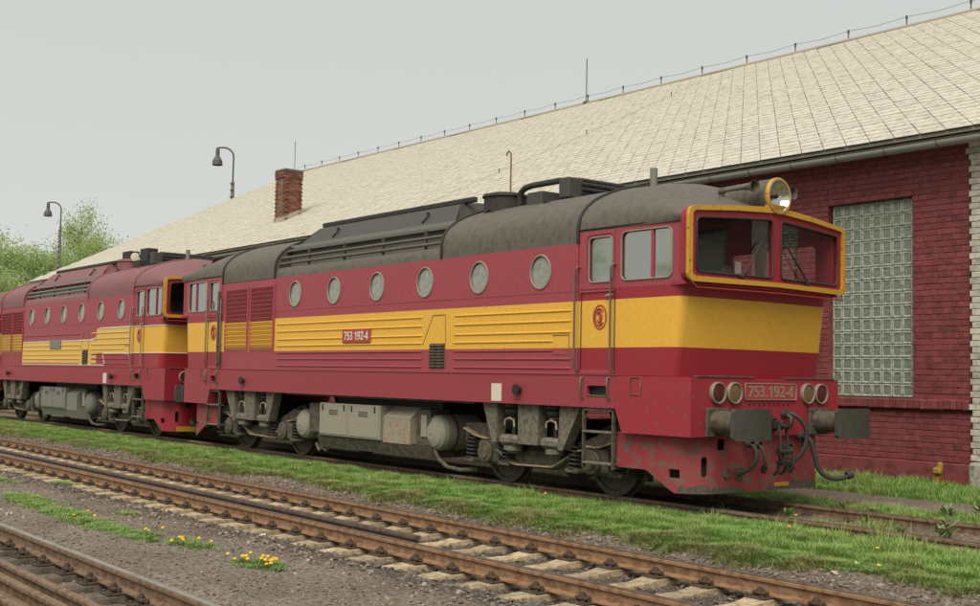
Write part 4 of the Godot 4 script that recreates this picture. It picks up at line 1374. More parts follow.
	part(L, "paper_notice", pa.mesh(), M.white, X)
	# deep end beam
	var hb := MB.new()
	hb.prism(PackedVector2Array([Vector2(-1.35, 1.685), Vector2(-1.35, 1.28), Vector2(-1.21, 0.935), Vector2(0.0, 0.935), Vector2(0.0, 1.685)]), func(p, d): return Vector3(p.x, p.y, d), -1.512, 1.512)
	var beam = part(L, "end_beam", hb.mesh(), (P.cab if second else M.red_beam) if front or second else P.sole, XB)
	for q in [[0.3, 1.42], [-1.42, -0.3]]:
		var st := MB.new(); st.box(Vector3(-0.03, 1.695, (q[0] + q[1]) / 2), Vector3(0.09, 0.02, 1.1), 0.004)
		part(beam, "tread_strip", st.mesh(), M.bogie)
	for sd in [1.0, -1.0]:
		var bx := MB.new()
		bx.tube([Vector3(-1.05, 1.44, sd * 1.515), Vector3(-1.05, 1.66, sd * 1.515), Vector3(-0.96, 1.67, sd * 1.515), Vector3(-0.87, 1.66, sd * 1.515), Vector3(-0.87, 1.44, sd * 1.515), Vector3(-1.05, 1.44, sd * 1.515)], 0.01, 5)
		part(beam, "socket_cover", bx.mesh(), M.rust)
	# marker lamps
	for q in [[1.03, 1], [0.715, 0], [-0.80, 0], [-1.09, 1]]:
		var lr := MB.new()
		lr.lathe(Vector3(-0.01, 1.49, q[0]), Vector3(1, 0, 0), [[0.14, 0.0], [0.14, 0.05], [0.134, 0.06], [0.122, 0.06], [0.118, 0.04]], 26)
		var lamp = part(beam, "marker_lamp", lr.mesh(), M.gasket)
		var le := MB.new()
		le.lathe(Vector3(-0.01, 1.49, q[0]), Vector3(1, 0, 0), [[0.122, 0.04], [0.08, 0.052], [0, 0.058]], 22)
		part(lamp, "lens", le.mesh(), M.lens_red if q[1] else M.lens_amber)
	if front or second:
		var np := MB.new(); np.box(Vector3(0.008, 1.51, -0.03), Vector3(0.016, 0.22, 1.06), 0.003)
		var plate = part(beam, "number_plate", np.mesh(), M.print_red)
		var bd := MB.new()
		bd.tube(ring3(rrect(-0.555, 1.405, 0.495, 1.615, 0.012, 1), func(z, y, d): return Vector3(0.017, y, z), 0), 0.008, 5, false)
		part(plate, "border", bd.mesh(), M.gasket)
		if front and not second:
			part(plate, "lettering", text_mesh("753.192-4", 0.165), M.gasket, Transform3D(Basis(Vector3.UP, PI / 2).scaled(Vector3(1.0, 0.9, 0.92)), Vector3(0.017, 1.51, -0.03)))
	var rv := MB.new()
	for i in 9: rv.lathe(Vector3(-0.002, 1.345, 0.40 - i * 0.1), Vector3(1, 0, 0), [[0.016, 0], [0.014, 0.012], [0, 0.016]], 8)
	part(beam, "rivet_row", rv.mesh(), M.black)
	# buffers
	var bl = 0.635 if front and not second else 0.42
	for sd in [1.0, -1.0]:
		var bf := MB.new()
		bf.box(Vector3(0.02, 1.12, sd * 1.04), Vector3(0.04, 0.36, 0.42), 0.008)
		bf.lathe(Vector3(0.03, 1.12, sd * 1.04), Vector3(1, 0, 0), [[0.16, 0], [0.15, 0.06], [0.14, bl - 0.275], [0.15, bl - 0.265], [0.15, bl - 0.235], [0.09, bl - 0.235], [0.09, bl - 0.055]], 20)
		var buffer = part(L, "buffer", bf.mesh(), M.bogie, XB)
		var hp := MB.new()
		var outl = rrect(-0.36, -0.195, 0.36, 0.195, 0.05)
		hp.plate(half(outl, false), half(outl, true), [], func(z, y, d): return Vector3(bl - 0.045 * pow(z / 0.36, 2) + d, 1.11 + y, sd * 1.04 + z), 0.05, [-0.24, -0.12, 0.0, 0.12, 0.24])
		part(buffer, "buffer_head", hp.mesh(), M.buffer)
	# skirt / obstacle deflector
	var sk := MB.new()
	var lo = [Vector2(-2.58, 0.47), Vector2(-2.02, 0.47), Vector2(-1.55, 0.21), Vector2(1.55, 0.21), Vector2(2.02, 0.47), Vector2(2.58, 0.47)]
	var hi = [Vector2(-2.58, 0.94), Vector2(2.58, 0.94)]
	var hs := []
	for sd in [1.0, -1.0]:
		hs.append(rrect(sd * 1.14 - 0.045, 0.42, sd * 1.14 + 0.045, 0.68, 0.043))
		hs.append(rrect(sd * 1.55 - 0.075, 0.40, sd * 1.55 + 0.075, 0.51, 0.012, 2))
		hs.append(rrect(sd * 0.86 - 0.07, 0.76, sd * 0.86 + 0.07, 0.9, 0.012, 2))
	var extra := []
	for i in 33: extra.append(-1.65 + i * 3.3 / 32.0)
	sk.plate(lo, hi, hs, func(s, y, d):
		var q = skirt_xz(s)
		var q2 = skirt_xz(s + 0.01)
		var t = (q2 - q).normalized()
		return Vector3(q.x + t.y * d, y, q.y - t.x * d), 0.025, extra)
	var skirt = part(L, "front_skirt", sk.mesh(), M.red_dirty if not second else P.cab, XB)
	var ys := MB.new(); ys.box(Vector3(-0.066, 0.285, -0.36), Vector3(0.006, 0.05, 0.30))
	part(skirt, "yellow_mark", ys.mesh(), M.yellow_dull)
	if not second: mud_crust(skirt)
	if second:
		var y2 := MB.new(); y2.box(Vector3(-0.064, 0.27, 0.1), Vector3(0.008, 0.12, 2.1))
		part(skirt, "yellow_mark", y2.mesh(), M.yellow_dull)
	for q in [[0.76, 0.45], [0.52, 0.42]]:
		var cp := MB.new(); cp.lathe(Vector3(-0.07, q[1], q[0]), Vector3(1, 0, 0), [[0.06, 0], [0.06, 0.025], [0, 0.035]], 14)
		part(skirt, "blank_cap", cp.mesh(), M.bogie)
	var inb := MB.new(); inb.box(Vector3(-0.5, 0.62, 0), Vector3(0.6, 0.62, 2.1))
	part(skirt, "frame_plate", inb.mesh(), M.dark)
	# coupling and hoses
	var hk := MB.new()
	hk.box(Vector3(0.1, 1.08, 0), Vector3(0.26, 0.12, 0.06), 0.015)
	hk.tube([Vector3(0.2, 1.08, 0), Vector3(0.3, 1.06, 0), Vector3(0.36, 1.1, 0), Vector3(0.36, 1.18, 0), Vector3(0.3, 1.21, 0)], 0.036, 8)
	hk.lathe(Vector3(0.0, 1.08, 0), Vector3(1, 0, 0), [[0.13, 0.0], [0.13, 0.03], [0.08, 0.05], [0.08, 0.1]], 14)
	var hook = part(L, "draw_hook", hk.mesh(), M.steel_dark, XB)
	var lk := MB.new()
	for z in [-0.075, 0.075]: lk.tube([Vector3(0.22, 1.08, z), Vector3(0.25, 0.9, z), Vector3(0.26, 0.74, z)], 0.022, 7)
	lk.tube([Vector3(0.26, 0.74, -0.14), Vector3(0.26, 0.74, 0.14)], 0.035, 8)
	lk.tube([Vector3(0.26, 0.76, 0), Vector3(0.24, 0.56, 0)], 0.03, 8)
	lk.tube([Vector3(0.24, 0.62, -0.12), Vector3(0.24, 0.6, 0.12)], 0.03, 8)
	lk.tube([Vector3(0.24, 0.6, 0.05), Vector3(0.3, 0.68, 0.16), Vector3(0.3, 0.82, 0.18)], 0.018, 6)
	for z in [-0.07, 0.07]: lk.tube([Vector3(0.24, 0.6, z), Vector3(0.2, 0.48, z), Vector3(0.14, 0.44, z)], 0.022, 7)
	part(hook, "screw_coupling", lk.mesh(), M.steel_dark)
	for q in [[[Vector3(0.0, 0.84, 0.42), Vector3(0.12, 0.78, 0.42), Vector3(0.16, 0.65, 0.45), Vector3(0.1, 0.52, 0.52), Vector3(-0.02, 0.46, 0.6)], 0.035], [[Vector3(0.0, 1.22, -0.30), Vector3(0.14, 1.22, -0.32), Vector3(0.24, 1.1, -0.42), Vector3(0.25, 0.9, -0.47), Vector3(0.18, 0.68, -0.42), Vector3(0.04, 0.55, -0.34)], 0.038], [[Vector3(0.0, 0.92, -0.66), Vector3(0.16, 0.88, -0.66), Vector3(0.22, 0.7, -0.68), Vector3(0.26, 0.48, -0.74), Vector3(0.34, 0.38, -0.86), Vector3(0.44, 0.38, -1.0), Vector3(0.5, 0.44, -1.12)], 0.042], [[Vector3(0.0, 0.78, -0.36), Vector3(0.1, 0.74, -0.36), Vector3(0.12, 0.55, -0.36), Vector3(0.05, 0.46, -0.36)], 0.03], [[Vector3(0.0, 0.82, 0.26), Vector3(0.1, 0.78, 0.26), Vector3(0.14, 0.6, 0.24), Vector3(0.08, 0.47, 0.2)], 0.03]]:
		var ho := MB.new()
		var c := Curve3D.new()
		c.bake_interval = 0.04
		for i in q[0].size():
			var p = q[0][i]
			var tan = (q[0][mini(i + 1, q[0].size() - 1)] - q[0][maxi(i - 1, 0)]) * 0.2
			c.add_point(p, -tan, tan)
		ho.tube(Array(c.get_baked_points()), q[1] * 0.8, 8)
		ho.lathe(q[0][0], Vector3(1, 0, 0), [[0.06, 0], [0.06, 0.03], [0.045, 0.04], [0.045, 0.08]], 10)
		var e = q[0][q[0].size() - 1]; var e2 = q[0][q[0].size() - 2]
		ho.lathe(e, (e - e2), [[q[1] * 1.35, -0.08], [q[1] * 1.35, 0.0], [0, 0.01]], 10)
		part(L, "brake_hose", ho.mesh(), M.hose, XB)
	# step ladders below the doors
	for sd in [1.0, -1.0]:
		var la := MB.new()
		for hx in [-1.99, -1.41]: la.box(Vector3(hx, 0.85, sd * 1.46), Vector3(0.03, 0.84, 0.06), 0.005)
		var ladder = part(L, "step_ladder", la.mesh(), M.bogie, X)
		for y in [0.50, 0.92]:
			var rg := MB.new(); rg.box(Vector3(-1.70, y, sd * 1.43), Vector3(0.56, 0.03, 0.16), 0.006)
			part(ladder, "step", rg.mesh(), M.bogie_light)
		var bk := MB.new(); bk.box(Vector3(-1.70, 1.22, sd * 1.44), Vector3(0.6, 0.04, 0.1), 0.005)
		part(ladder, "bracket", bk.mesh(), M.bogie)

func mud_crust(skirt: Node):
	# dried mud clinging along the bottom of the skirt, and splashed up beside the step
	var r := RandomNumberGenerator.new(); r.seed = 12
	for q in [[-1.5, 1.5, 0.212, 0.05, 0.07]]:
		var lo := []; var hi := []
		var n = int((q[1] - q[0]) / 0.035)
		var h = q[3]
		for i in n + 1:
			var x = lerpf(q[0], q[1], float(i) / n)
			h = clampf(h + r.randfn(0, 0.018), 0.008, q[3] + q[4])
			lo.append(Vector2(x, q[2])); hi.append(Vector2(x, q[2] + h))
		var m := MB.new()
		m.plate(lo, hi, [], func(s, y, d):
			var p = skirt_xz(s); var t = (skirt_xz(s + 0.01) - p).normalized()
			return Vector3(p.x + t.y * (d + 0.004), y, p.y - t.x * (d + 0.004)), 0.003, [], false)
		part(skirt, "mud_crust", m.mesh(), M.mud)

func half(poly: Array, upper: bool) -> Array:
	# lower or upper outline of a convex polygon, left to right
	var lo := 0; var hi := 0
	var xs := {}
	for p in poly: xs[snappedf(p.x, 0.0005)] = true
	var X = xs.keys(); X.sort()
	var out := []
	for x in X:
		var s = MB.span(poly, clampf(x, X[0] + 0.0006, X[X.size() - 1] - 0.0006))
		if s != null: out.append(Vector2(x, s[1] if upper else s[0]))
	return out

func build_bogie(L: Node, X: Transform3D, P: Dictionary):
	var ax := [-2.04, -4.44]
	# wheelsets
	for x in ax:
		var axl := MB.new(); axl.tube([Vector3(x, 0.5, -0.9), Vector3(x, 0.5, 0.9)], 0.085, 10)
		var axle = part(L, "wheelset", axl.mesh(), M.wheel, X)
		for sd in [1.0, -1.0]:
			var w := MB.new()
			w.lathe(Vector3(x, 0.5, sd * 0.68), Vector3(0, 0, sd), [[0.0, 0.0], [0.53, 0.0], [0.53, 0.02], [0.502, 0.035], [0.5, 0.135], [0.43, 0.14], [0.42, 0.11], [0.2, 0.08], [0.16, 0.14], [0, 0.15]], 40)
			part(axle, "wheel", w.mesh(), M.wheel)
	# side frames, waisted between the axles, gold edge flange painted pale for its lit edges
	for sd in [1.0, -1.0]:
		var low = [Vector2(-5.15, 0.62), Vector2(-4.95, 0.34), Vector2(-4.1, 0.34), Vector2(-3.85, 0.30), Vector2(-2.9, 0.30), Vector2(-2.65, 0.34), Vector2(-1.5, 0.34), Vector2(-1.33, 0.62)]
		var hig = [Vector2(-5.15, 0.90), Vector2(-4.6, 0.92), Vector2(-4.0, 0.70), Vector2(-3.7, 0.62), Vector2(-2.8, 0.62), Vector2(-2.5, 0.70), Vector2(-1.9, 0.92), Vector2(-1.33, 0.90)]
		var fm := MB.new()
		fm.plate(low, hig, [], func(x, y, d): return Vector3(x, y, sd * (1.10 + d)), 0.12)
		var frame = part(L, "bogie_frame", fm.mesh(), M.bogie, X)
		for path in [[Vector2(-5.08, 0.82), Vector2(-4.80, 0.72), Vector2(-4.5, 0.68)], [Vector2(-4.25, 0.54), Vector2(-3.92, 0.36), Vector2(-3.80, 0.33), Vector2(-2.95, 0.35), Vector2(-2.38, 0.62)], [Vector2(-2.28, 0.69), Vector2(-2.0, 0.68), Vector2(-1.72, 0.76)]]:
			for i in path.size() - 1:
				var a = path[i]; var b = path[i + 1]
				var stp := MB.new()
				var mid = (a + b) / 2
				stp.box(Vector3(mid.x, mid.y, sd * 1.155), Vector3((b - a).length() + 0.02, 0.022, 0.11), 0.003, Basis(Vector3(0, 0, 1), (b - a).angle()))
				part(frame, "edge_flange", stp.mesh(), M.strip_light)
		# axle boxes and coil springs
		for k in 2:
			var x = ax[k]
			var ab := MB.new()
			ab.box(Vector3(x, 0.48, sd * 1.15), Vector3(0.5, 0.36, 0.16), 0.05)
			ab.lathe(Vector3(x, 0.48, sd * 1.22), Vector3(0, 0, sd), [[0.17, 0], [0.17, 0.05], [0.15, 0.07], [0.11, 0.07], [0.1, 0.09], [0, 0.095]], 20)
			part(frame, "axle_box", ab.mesh(), M.bogie)
			for dx in [-0.44, 0.44]:
				var sp := MB.new()
				var hel := []
				for i in 61: hel.append(Vector3(x + dx + 0.085 * cos(i * TAU / 10.0), 0.36 + 0.36 * i / 60.0, sd * 1.17 + 0.085 * sin(i * TAU / 10.0)))
				sp.tube(hel, 0.02, 5)
				part(frame, "coil_spring", sp.mesh(), M.black)
				var seat := MB.new(); seat.box(Vector3(x + dx, 0.33, sd * 1.15), Vector3(0.26, 0.06, 0.22), 0.012)
				part(frame, "spring_seat", seat.mesh(), M.bogie)
		# hangers from the body
		for q in [[Vector2(-4.36, 1.27), Vector2(-3.98, 1.27), Vector2(-4.0, 0.66), Vector2(-4.10, 0.66)], [Vector2(-3.50, 1.27), Vector2(-3.02, 1.27), Vector2(-3.04, 0.66), Vector2(-3.48, 0.66)], [Vector2(-2.56, 1.27), Vector2(-2.12, 1.27), Vector2(-2.50, 0.62), Vector2(-2.60, 0.62)]]:
			var hg := MB.new()
			hg.prism(PackedVector2Array(q), func(p, d): return Vector3(p.x, p.y, d), sd * 1.22, sd * 1.40)
			part(L, "body_bracket", hg.mesh(), M.bogie_light, X)
		for cx in [-3.76, -2.81]:
			var sp := MB.new()
			sp.lathe(Vector3(cx, 0.5, sd * 1.25), Vector3.UP, [[0.08, 0], [0.12, 0.04], [0.15, 0.05], [0.15, 0.12]], 16)
			sp.box(Vector3(cx, 0.70, sd * 1.27), Vector3(0.42, 0.16, 0.26), 0.05)
			var seat = part(L, "secondary_spring", sp.mesh(), M.bogie_light, X)
			var s2 := MB.new()
			s2.tube([Vector3(cx + 0.04, 0.76, sd * 1.27), Vector3(cx + 0.04, 1.05, sd * 1.27)], 0.04, 8)
			s2.lathe(Vector3(cx, 1.06, sd * 1.24), Vector3.UP, [[0.0, 0], [0.11, 0.0], [0.15, 0.05], [0.15, 0.1], [0.12, 0.11], [0.16, 0.13], [0.16, 0.2]], 18)
			part(seat, "rubber_spring", s2.mesh(), M.black)
			var cl := MB.new()
			cl.tube([Vector3(cx - 0.11, 0.92, sd * 1.34), Vector3(cx - 0.10, 1.0, sd * 1.34), Vector3(cx, 1.03, sd * 1.34), Vector3(cx + 0.10, 1.0, sd * 1.34), Vector3(cx + 0.12, 0.9, sd * 1.34)], 0.018, 6)
			part(seat, "safety_loop", cl.mesh(), M.strip_light)
	var bol := MB.new()
	bol.box(Vector3(-3.24, 0.75, 0), Vector3(1.3, 0.5, 2.2), 0.04)
	bol.box(Vector3(-3.24, 0.55, 0), Vector3(3.6, 0.3, 1.1), 0.03)
	part(L, "bolster", bol.mesh(), M.black, X)
	for sd in [1.0, -1.0]:
		var br := MB.new()
		br.tube([Vector3(-1.3, 0.42, sd * 0.95), Vector3(-1.0, 0.34, sd * 0.98), Vector3(-0.7, 0.3, sd * 1.0)], 0.03, 8)
		br.box(Vector3(-1.40, 0.45, sd * 0.8), Vector3(0.08, 0.4, 0.12), 0.01)
		part(L, "brake_shoe", br.mesh(), M.bogie, X)

func build_under(L: Node, P: Dictionary, second: bool):
	var gm = M.grey_case if not second else M.grey_paint
	for sd in [1.0, -1.0]:
		var Y = func(v): return Vector3(v.x, v.y, v.z * sd)
		# battery box with two doors
		var bb := MB.new(); bb.box(Vector3(-8.27, 0.80, sd * 1.22), Vector3(2.06, 0.60, 0.36), 0.012)
		var bat = part(L, "battery_box", bb.mesh(), gm)
		for x in [-8.78, -7.76]:
			var dr := MB.new(); dr.box(Vector3(x, 0.81, sd * 1.406), Vector3(0.985, 0.55, 0.014), 0.005)
			var door = part(bat, "door", dr.mesh(), gm)
			for yy in [0.93, 0.965, 1.0]:
				var vs := MB.new(); vs.box(Vector3(x, yy - 0.03, sd * 1.4145), Vector3(0.3, 0.014, 0.008))
				part(door, "vent_slot", vs.mesh(), M.black)
			for dx in [-0.38, 0.38]:
				var la := MB.new(); la.box(Vector3(x + dx, 1.02, sd * 1.418), Vector3(0.035, 0.11, 0.02), 0.005)
				part(door, "latch", la.mesh(), M.black)
		var eq := MB.new()
		eq.prism(PackedVector2Array([Vector2(-1.36, 0.48), Vector2(-1.36, 0.92), Vector2(-1.12, 1.10), Vector2(-0.9, 1.10), Vector2(-0.9, 0.48)]), func(p, d): return Vector3(d, p.y, -p.x * sd), -7.18, -6.36)
		part(L, "equipment_box", eq.mesh(), M.grey_pink if not second else gm)
		var e2 := MB.new(); e2.box(Vector3(-6.14, 0.75, sd * 1.05), Vector3(0.4, 0.65, 0.4), 0.01)
		part(L, "equipment_box", e2.mesh(), M.bogie)
		var e3 := MB.new(); e3.box(Vector3(-6.10, 0.80, sd * 1.262), Vector3(0.16, 0.36, 0.02), 0.005)
		part(L, "access_plate", e3.mesh(), M.grey_case)
		# air reservoirs, axis across the frame
		for cx in [[-6.18 + 0.28, 0.70, 0.30], [-10.28, 0.66, 0.29]]:
			var cy := MB.new()
			cy.lathe(Vector3(cx[0], cx[1], sd * 0.3), Vector3(0, 0, sd), [[0, -0.05], [cx[2] * 0.8, 0.02], [cx[2], 0.1], [cx[2], 0.80], [cx[2] * 0.93, 0.87], [cx[2] * 0.75, 0.925], [cx[2] * 0.4, 0.96], [0.03, 0.97], [0.03, 0.98], [0, 0.985]], 28)
			var res = part(L, "air_reservoir", cy.mesh(), gm)
			var bd := MB.new(); bd.lathe(Vector3(cx[0], cx[1], sd * 0.9), Vector3(0, 0, sd), [[cx[2] + 0.008, 0], [cx[2] + 0.008, 0.05]], 28)
			part(res, "strap", bd.mesh(), M.bogie)
		var rr := MB.new(); rr.box(Vector3(-9.62, 0.8, sd * 1.1), Vector3(0.5, 0.56, 0.4), 0.02)
		part(L, "equipment_box", rr.mesh(), M.bogie)
		var pi := MB.new()
		pi.tube([Vector3(-5.95, 0.42, sd * 1.15), Vector3(-5.75, 0.28, sd * 1.2), Vector3(-5.5, 0.17, sd * 1.2), Vector3(-5.2, 0.14, sd * 1.15), Vector3(-4.95, 0.16, sd * 1.0)], 0.035, 8)
		part(L, "air_pipe", pi.mesh(), M.bogie)
		var pj2 := MB.new()
		pj2.tube([Vector3(-9.9, 0.3, sd * 1.1), Vector3(-9.7, 0.18, sd * 1.15), Vector3(-9.5, 0.25, sd * 1.2), Vector3(-9.35, 0.2, sd * 1.2), Vector3(-9.25, 0.3, sd * 1.2)], 0.03, 8)
		part(L, "air_pipe", pj2.mesh(), M.bogie_light)
		var cd := MB.new(); cd.tube([Vector3(-10.6, 1.235, sd * 1.42), Vector3(-4.5, 1.235, sd * 1.42)], 0.022, 6)
		part(L, "conduit", cd.mesh(), M.bogie)
	var tk := MB.new()
	tk.prism(PackedVector2Array([Vector2(-1.36, 0.50), Vector2(-1.28, 0.28), Vector2(1.28, 0.28), Vector2(1.36, 0.50)]), func(p, d): return Vector3(d, p.y, p.x), -9.45, -5.93)
	part(L, "fuel_tank", tk.mesh(), M.bogie if not second else gm)
	var cc := MB.new(); cc.box(Vector3(-7.7, 0.85, 0), Vector3(3.4, 0.7, 1.9))
	part(L, "tank_body", cc.mesh(), M.black)

# ------------------------------------------------------------------ lamps, trees, plants
func build_lamps():
	var labels = ["tall gooseneck yard lamp rising beyond the slate roof verge beside the chimney", "tall gooseneck yard lamp standing among the spring trees"]
	var spots = [Vector3(-58.7, 0.72, -20.3), Vector3(-85.4, -0.2, -18.2)]
	for k in 2:
		var t = thing("yard_lamp", labels[k], "lamp post", spots[k], "yard lamps")
		var po := MB.new()
		po.tube([Vector3(0, 0, 0), Vector3(0, 13.0, 0)], 0.2, 10, true, 0.11)
		part(t, "pole", po.mesh(), M.pole)
		var bk := MB.new()
		for i in 9: bk.box(Vector3(0, 9.5 + i * 0.42, 0.1), Vector3(0.3, 0.05, 0.1), 0.01)
		part(t, "climbing_step", bk.mesh(), M.lamp_grey)
		var arm := MB.new()
		# the arm leans away from the building, along the track side
		var dirv = Vector3(-0.45, 0, 0.89)
		var pts := [Vector3(0, 12.8, 0), Vector3(0, 14.6, 0)]
		for i in 7:
			var a = PI / 2 * i / 6.0
			pts.append(Vector3(0, 14.6, 0) + dirv * (0.62 * (1 - cos(a))) + Vector3(0, 0.55 * sin(a), 0))
		pts.append(Vector3(0, 15.14, 0) + dirv * 0.92)
		pts.append(Vector3(0, 15.05, 0) + dirv * 1.0)
		arm.tube(pts, 0.055, 8)
		part(t, "arm", arm.mesh(), M.lamp_grey)
		var sh := MB.new()
		sh.lathe(Vector3(0, 15.1, 0) + dirv * 1.0, Vector3.DOWN, [[0.03, -0.05], [0.11, 0.0], [0.13, 0.25], [0.12, 0.5], [0.16, 0.55], [0.3, 0.8], [0.33, 1.1], [0.30, 1.1]], 16)
		part(t, "lamp_shade", sh.mesh(), M.lamp_grey)

func tree_meshes(seed_: int, h: float, w: float, leaves: int, leafsize: float) -> Array:
	var r := RandomNumberGenerator.new(); r.seed = seed_
	var tr := MB.new()
	var tips := []
	var trunk := []
	var p := Vector3.ZERO
	for i in 8:
		trunk.append(p)
		p += Vector3(r.randfn(0, 0.12), h * 0.118, r.randfn(0, 0.12))
	trunk.append(p)
	tr.tube(trunk, h * 0.018, 7, true, h * 0.004)
	for i in 34:
		var t = 0.12 + 0.85 * i / 33.0
		var f = t * (trunk.size() - 1)
		var k = mini(int(f), trunk.size() - 2)
		var base = trunk[k].lerp(trunk[k + 1], f - k)
		var a = i * 2.4 + r.randf() * 0.8
		var ln = w * (0.35 + 0.65 * sin(PI * pow(t, 0.8))) * r.randf_range(0.7, 1.15)
		var d = Vector3(cos(a), r.randf_range(0.45, 1.2), sin(a)).normalized()
		var e1 = base + d * ln * 0.5
		var e2 = e1 + (d + Vector3(0, 0.25, 0)).normalized() * ln * 0.5
		tr.tube([base, e1, e2], h * 0.005, 5, false, h * 0.0015)
		for q in 5:
			var s = base.lerp(e2, 0.35 + 0.65 * q / 4.0)
			tips.append([s + Vector3(r.randfn(0, 0.2), r.randfn(0, 0.2), r.randfn(0, 0.2)) * w * 0.5, w * r.randf_range(0.12, 0.3)])
	var lv := MB.new()
	for i in leaves:
		var c = tips[r.randi() % tips.size()]
		var q = c[0] + Vector3(r.randfn(0, 0.55), r.randfn(0, 0.5), r.randfn(0, 0.55)) * c[1]
		var b = Basis.from_euler(Vector3(r.randf() * TAU, r.randf() * TAU, r.randf() * TAU)) * (leafsize * r.randf_range(0.6, 1.3))
		lv.tri(q + b * Vector3(-0.35, 0, 0), q + b * Vector3(0, 0.12, 0.5), q + b * Vector3(0.35, 0, 0))
		lv.tri(q + b * Vector3(-0.35, 0, 0), q + b * Vector3(0.35, 0, 0), q + b * Vector3(0, -0.1, -0.5))
	return [tr.mesh(), lv.mesh()]
func build_trees():
	var kinds := []
	for k in 3: kinds.append(tree_meshes(100 + k, 10.0, 3.0, 13000, 0.13))
	var names3 = ["pale green birch with sparse spring leaves beyond the locomotives", "mid green bushy tree in young leaf beyond the locomotives", "light yellow-green slender tree in the row beyond the locomotives"]
	var list = []
	# [direction z/x, distance, height, kind, width factor]
	for q in [[-0.25, 105, 13.0, 1, 1.5], [-0.275, 98, 11.5, 0, 1.4], [-0.292, 112, 12.0, 2, 1.5], [-0.306, 100, 11.2, 1, 1.5], [-0.32, 118, 12.5, 0, 1.3], [-0.338, 106, 15.6, 2, 0.85], [-0.350, 100, 12.8, 0, 1.05], [-0.362, 112, 11.0, 1, 1.2], [-0.235, 96, 10.5, 2, 1.4], [-0.215, 104, 12.0, 0, 1.5], [-0.283, 90, 8.5, 2, 1.6], [-0.312, 90, 8.0, 0, 1.6], [-0.330, 92, 8.6, 1, 1.5], [-0.262, 88, 8.4, 1, 1.6], [-0.24, 86, 8.0, 0, 1.6]]:
		list.append([Vector3(9.95 - q[1], -0.2, 12.5 + q[0] * q[1]), q[2], q[3], q[4], 0])
	# trees across the yard behind the viewer, mirrored in the cab glass
	for i in 9:
		list.append([Vector3(-75 + i * 13 + rng.randf_range(-3, 3), -0.2, 70 + rng.randf_range(-6, 6)), 17.0 if i < 2 else rng.randf_range(9, 13), i % 3, 1.4, 1])
	for q in list:
		var lb = names3[q[2]] if q[4] == 0 else names3[q[2]].replace("beyond the locomotives", "across the yard facing the locomotives")
		if q[4] == 0 and absf(q[1] - 15.6) < 0.01: lb = "tall slender pale green tree rising beside the farther yard lamp"
		if q[4] == 0 and absf(q[1] - 12.8) < 0.01: lb = "rounded pale green tree between the tall slender tree and the slate roof verge"
		var t = thing("leafy_tree", lb, "tree", q[0], "trees beyond the yard" if q[4] == 0 else "trees across the yard")
		t.rotation.y = rng.randf() * TAU
		var s = q[1] / 10.0
		t.scale = Vector3(s * q[3], s, s * q[3])
		part(t, "trunk", kinds[q[2]][0], M.bark)
		part(t, "crown", kinds[q[2]][1], M.tree_leaf[q[2]])

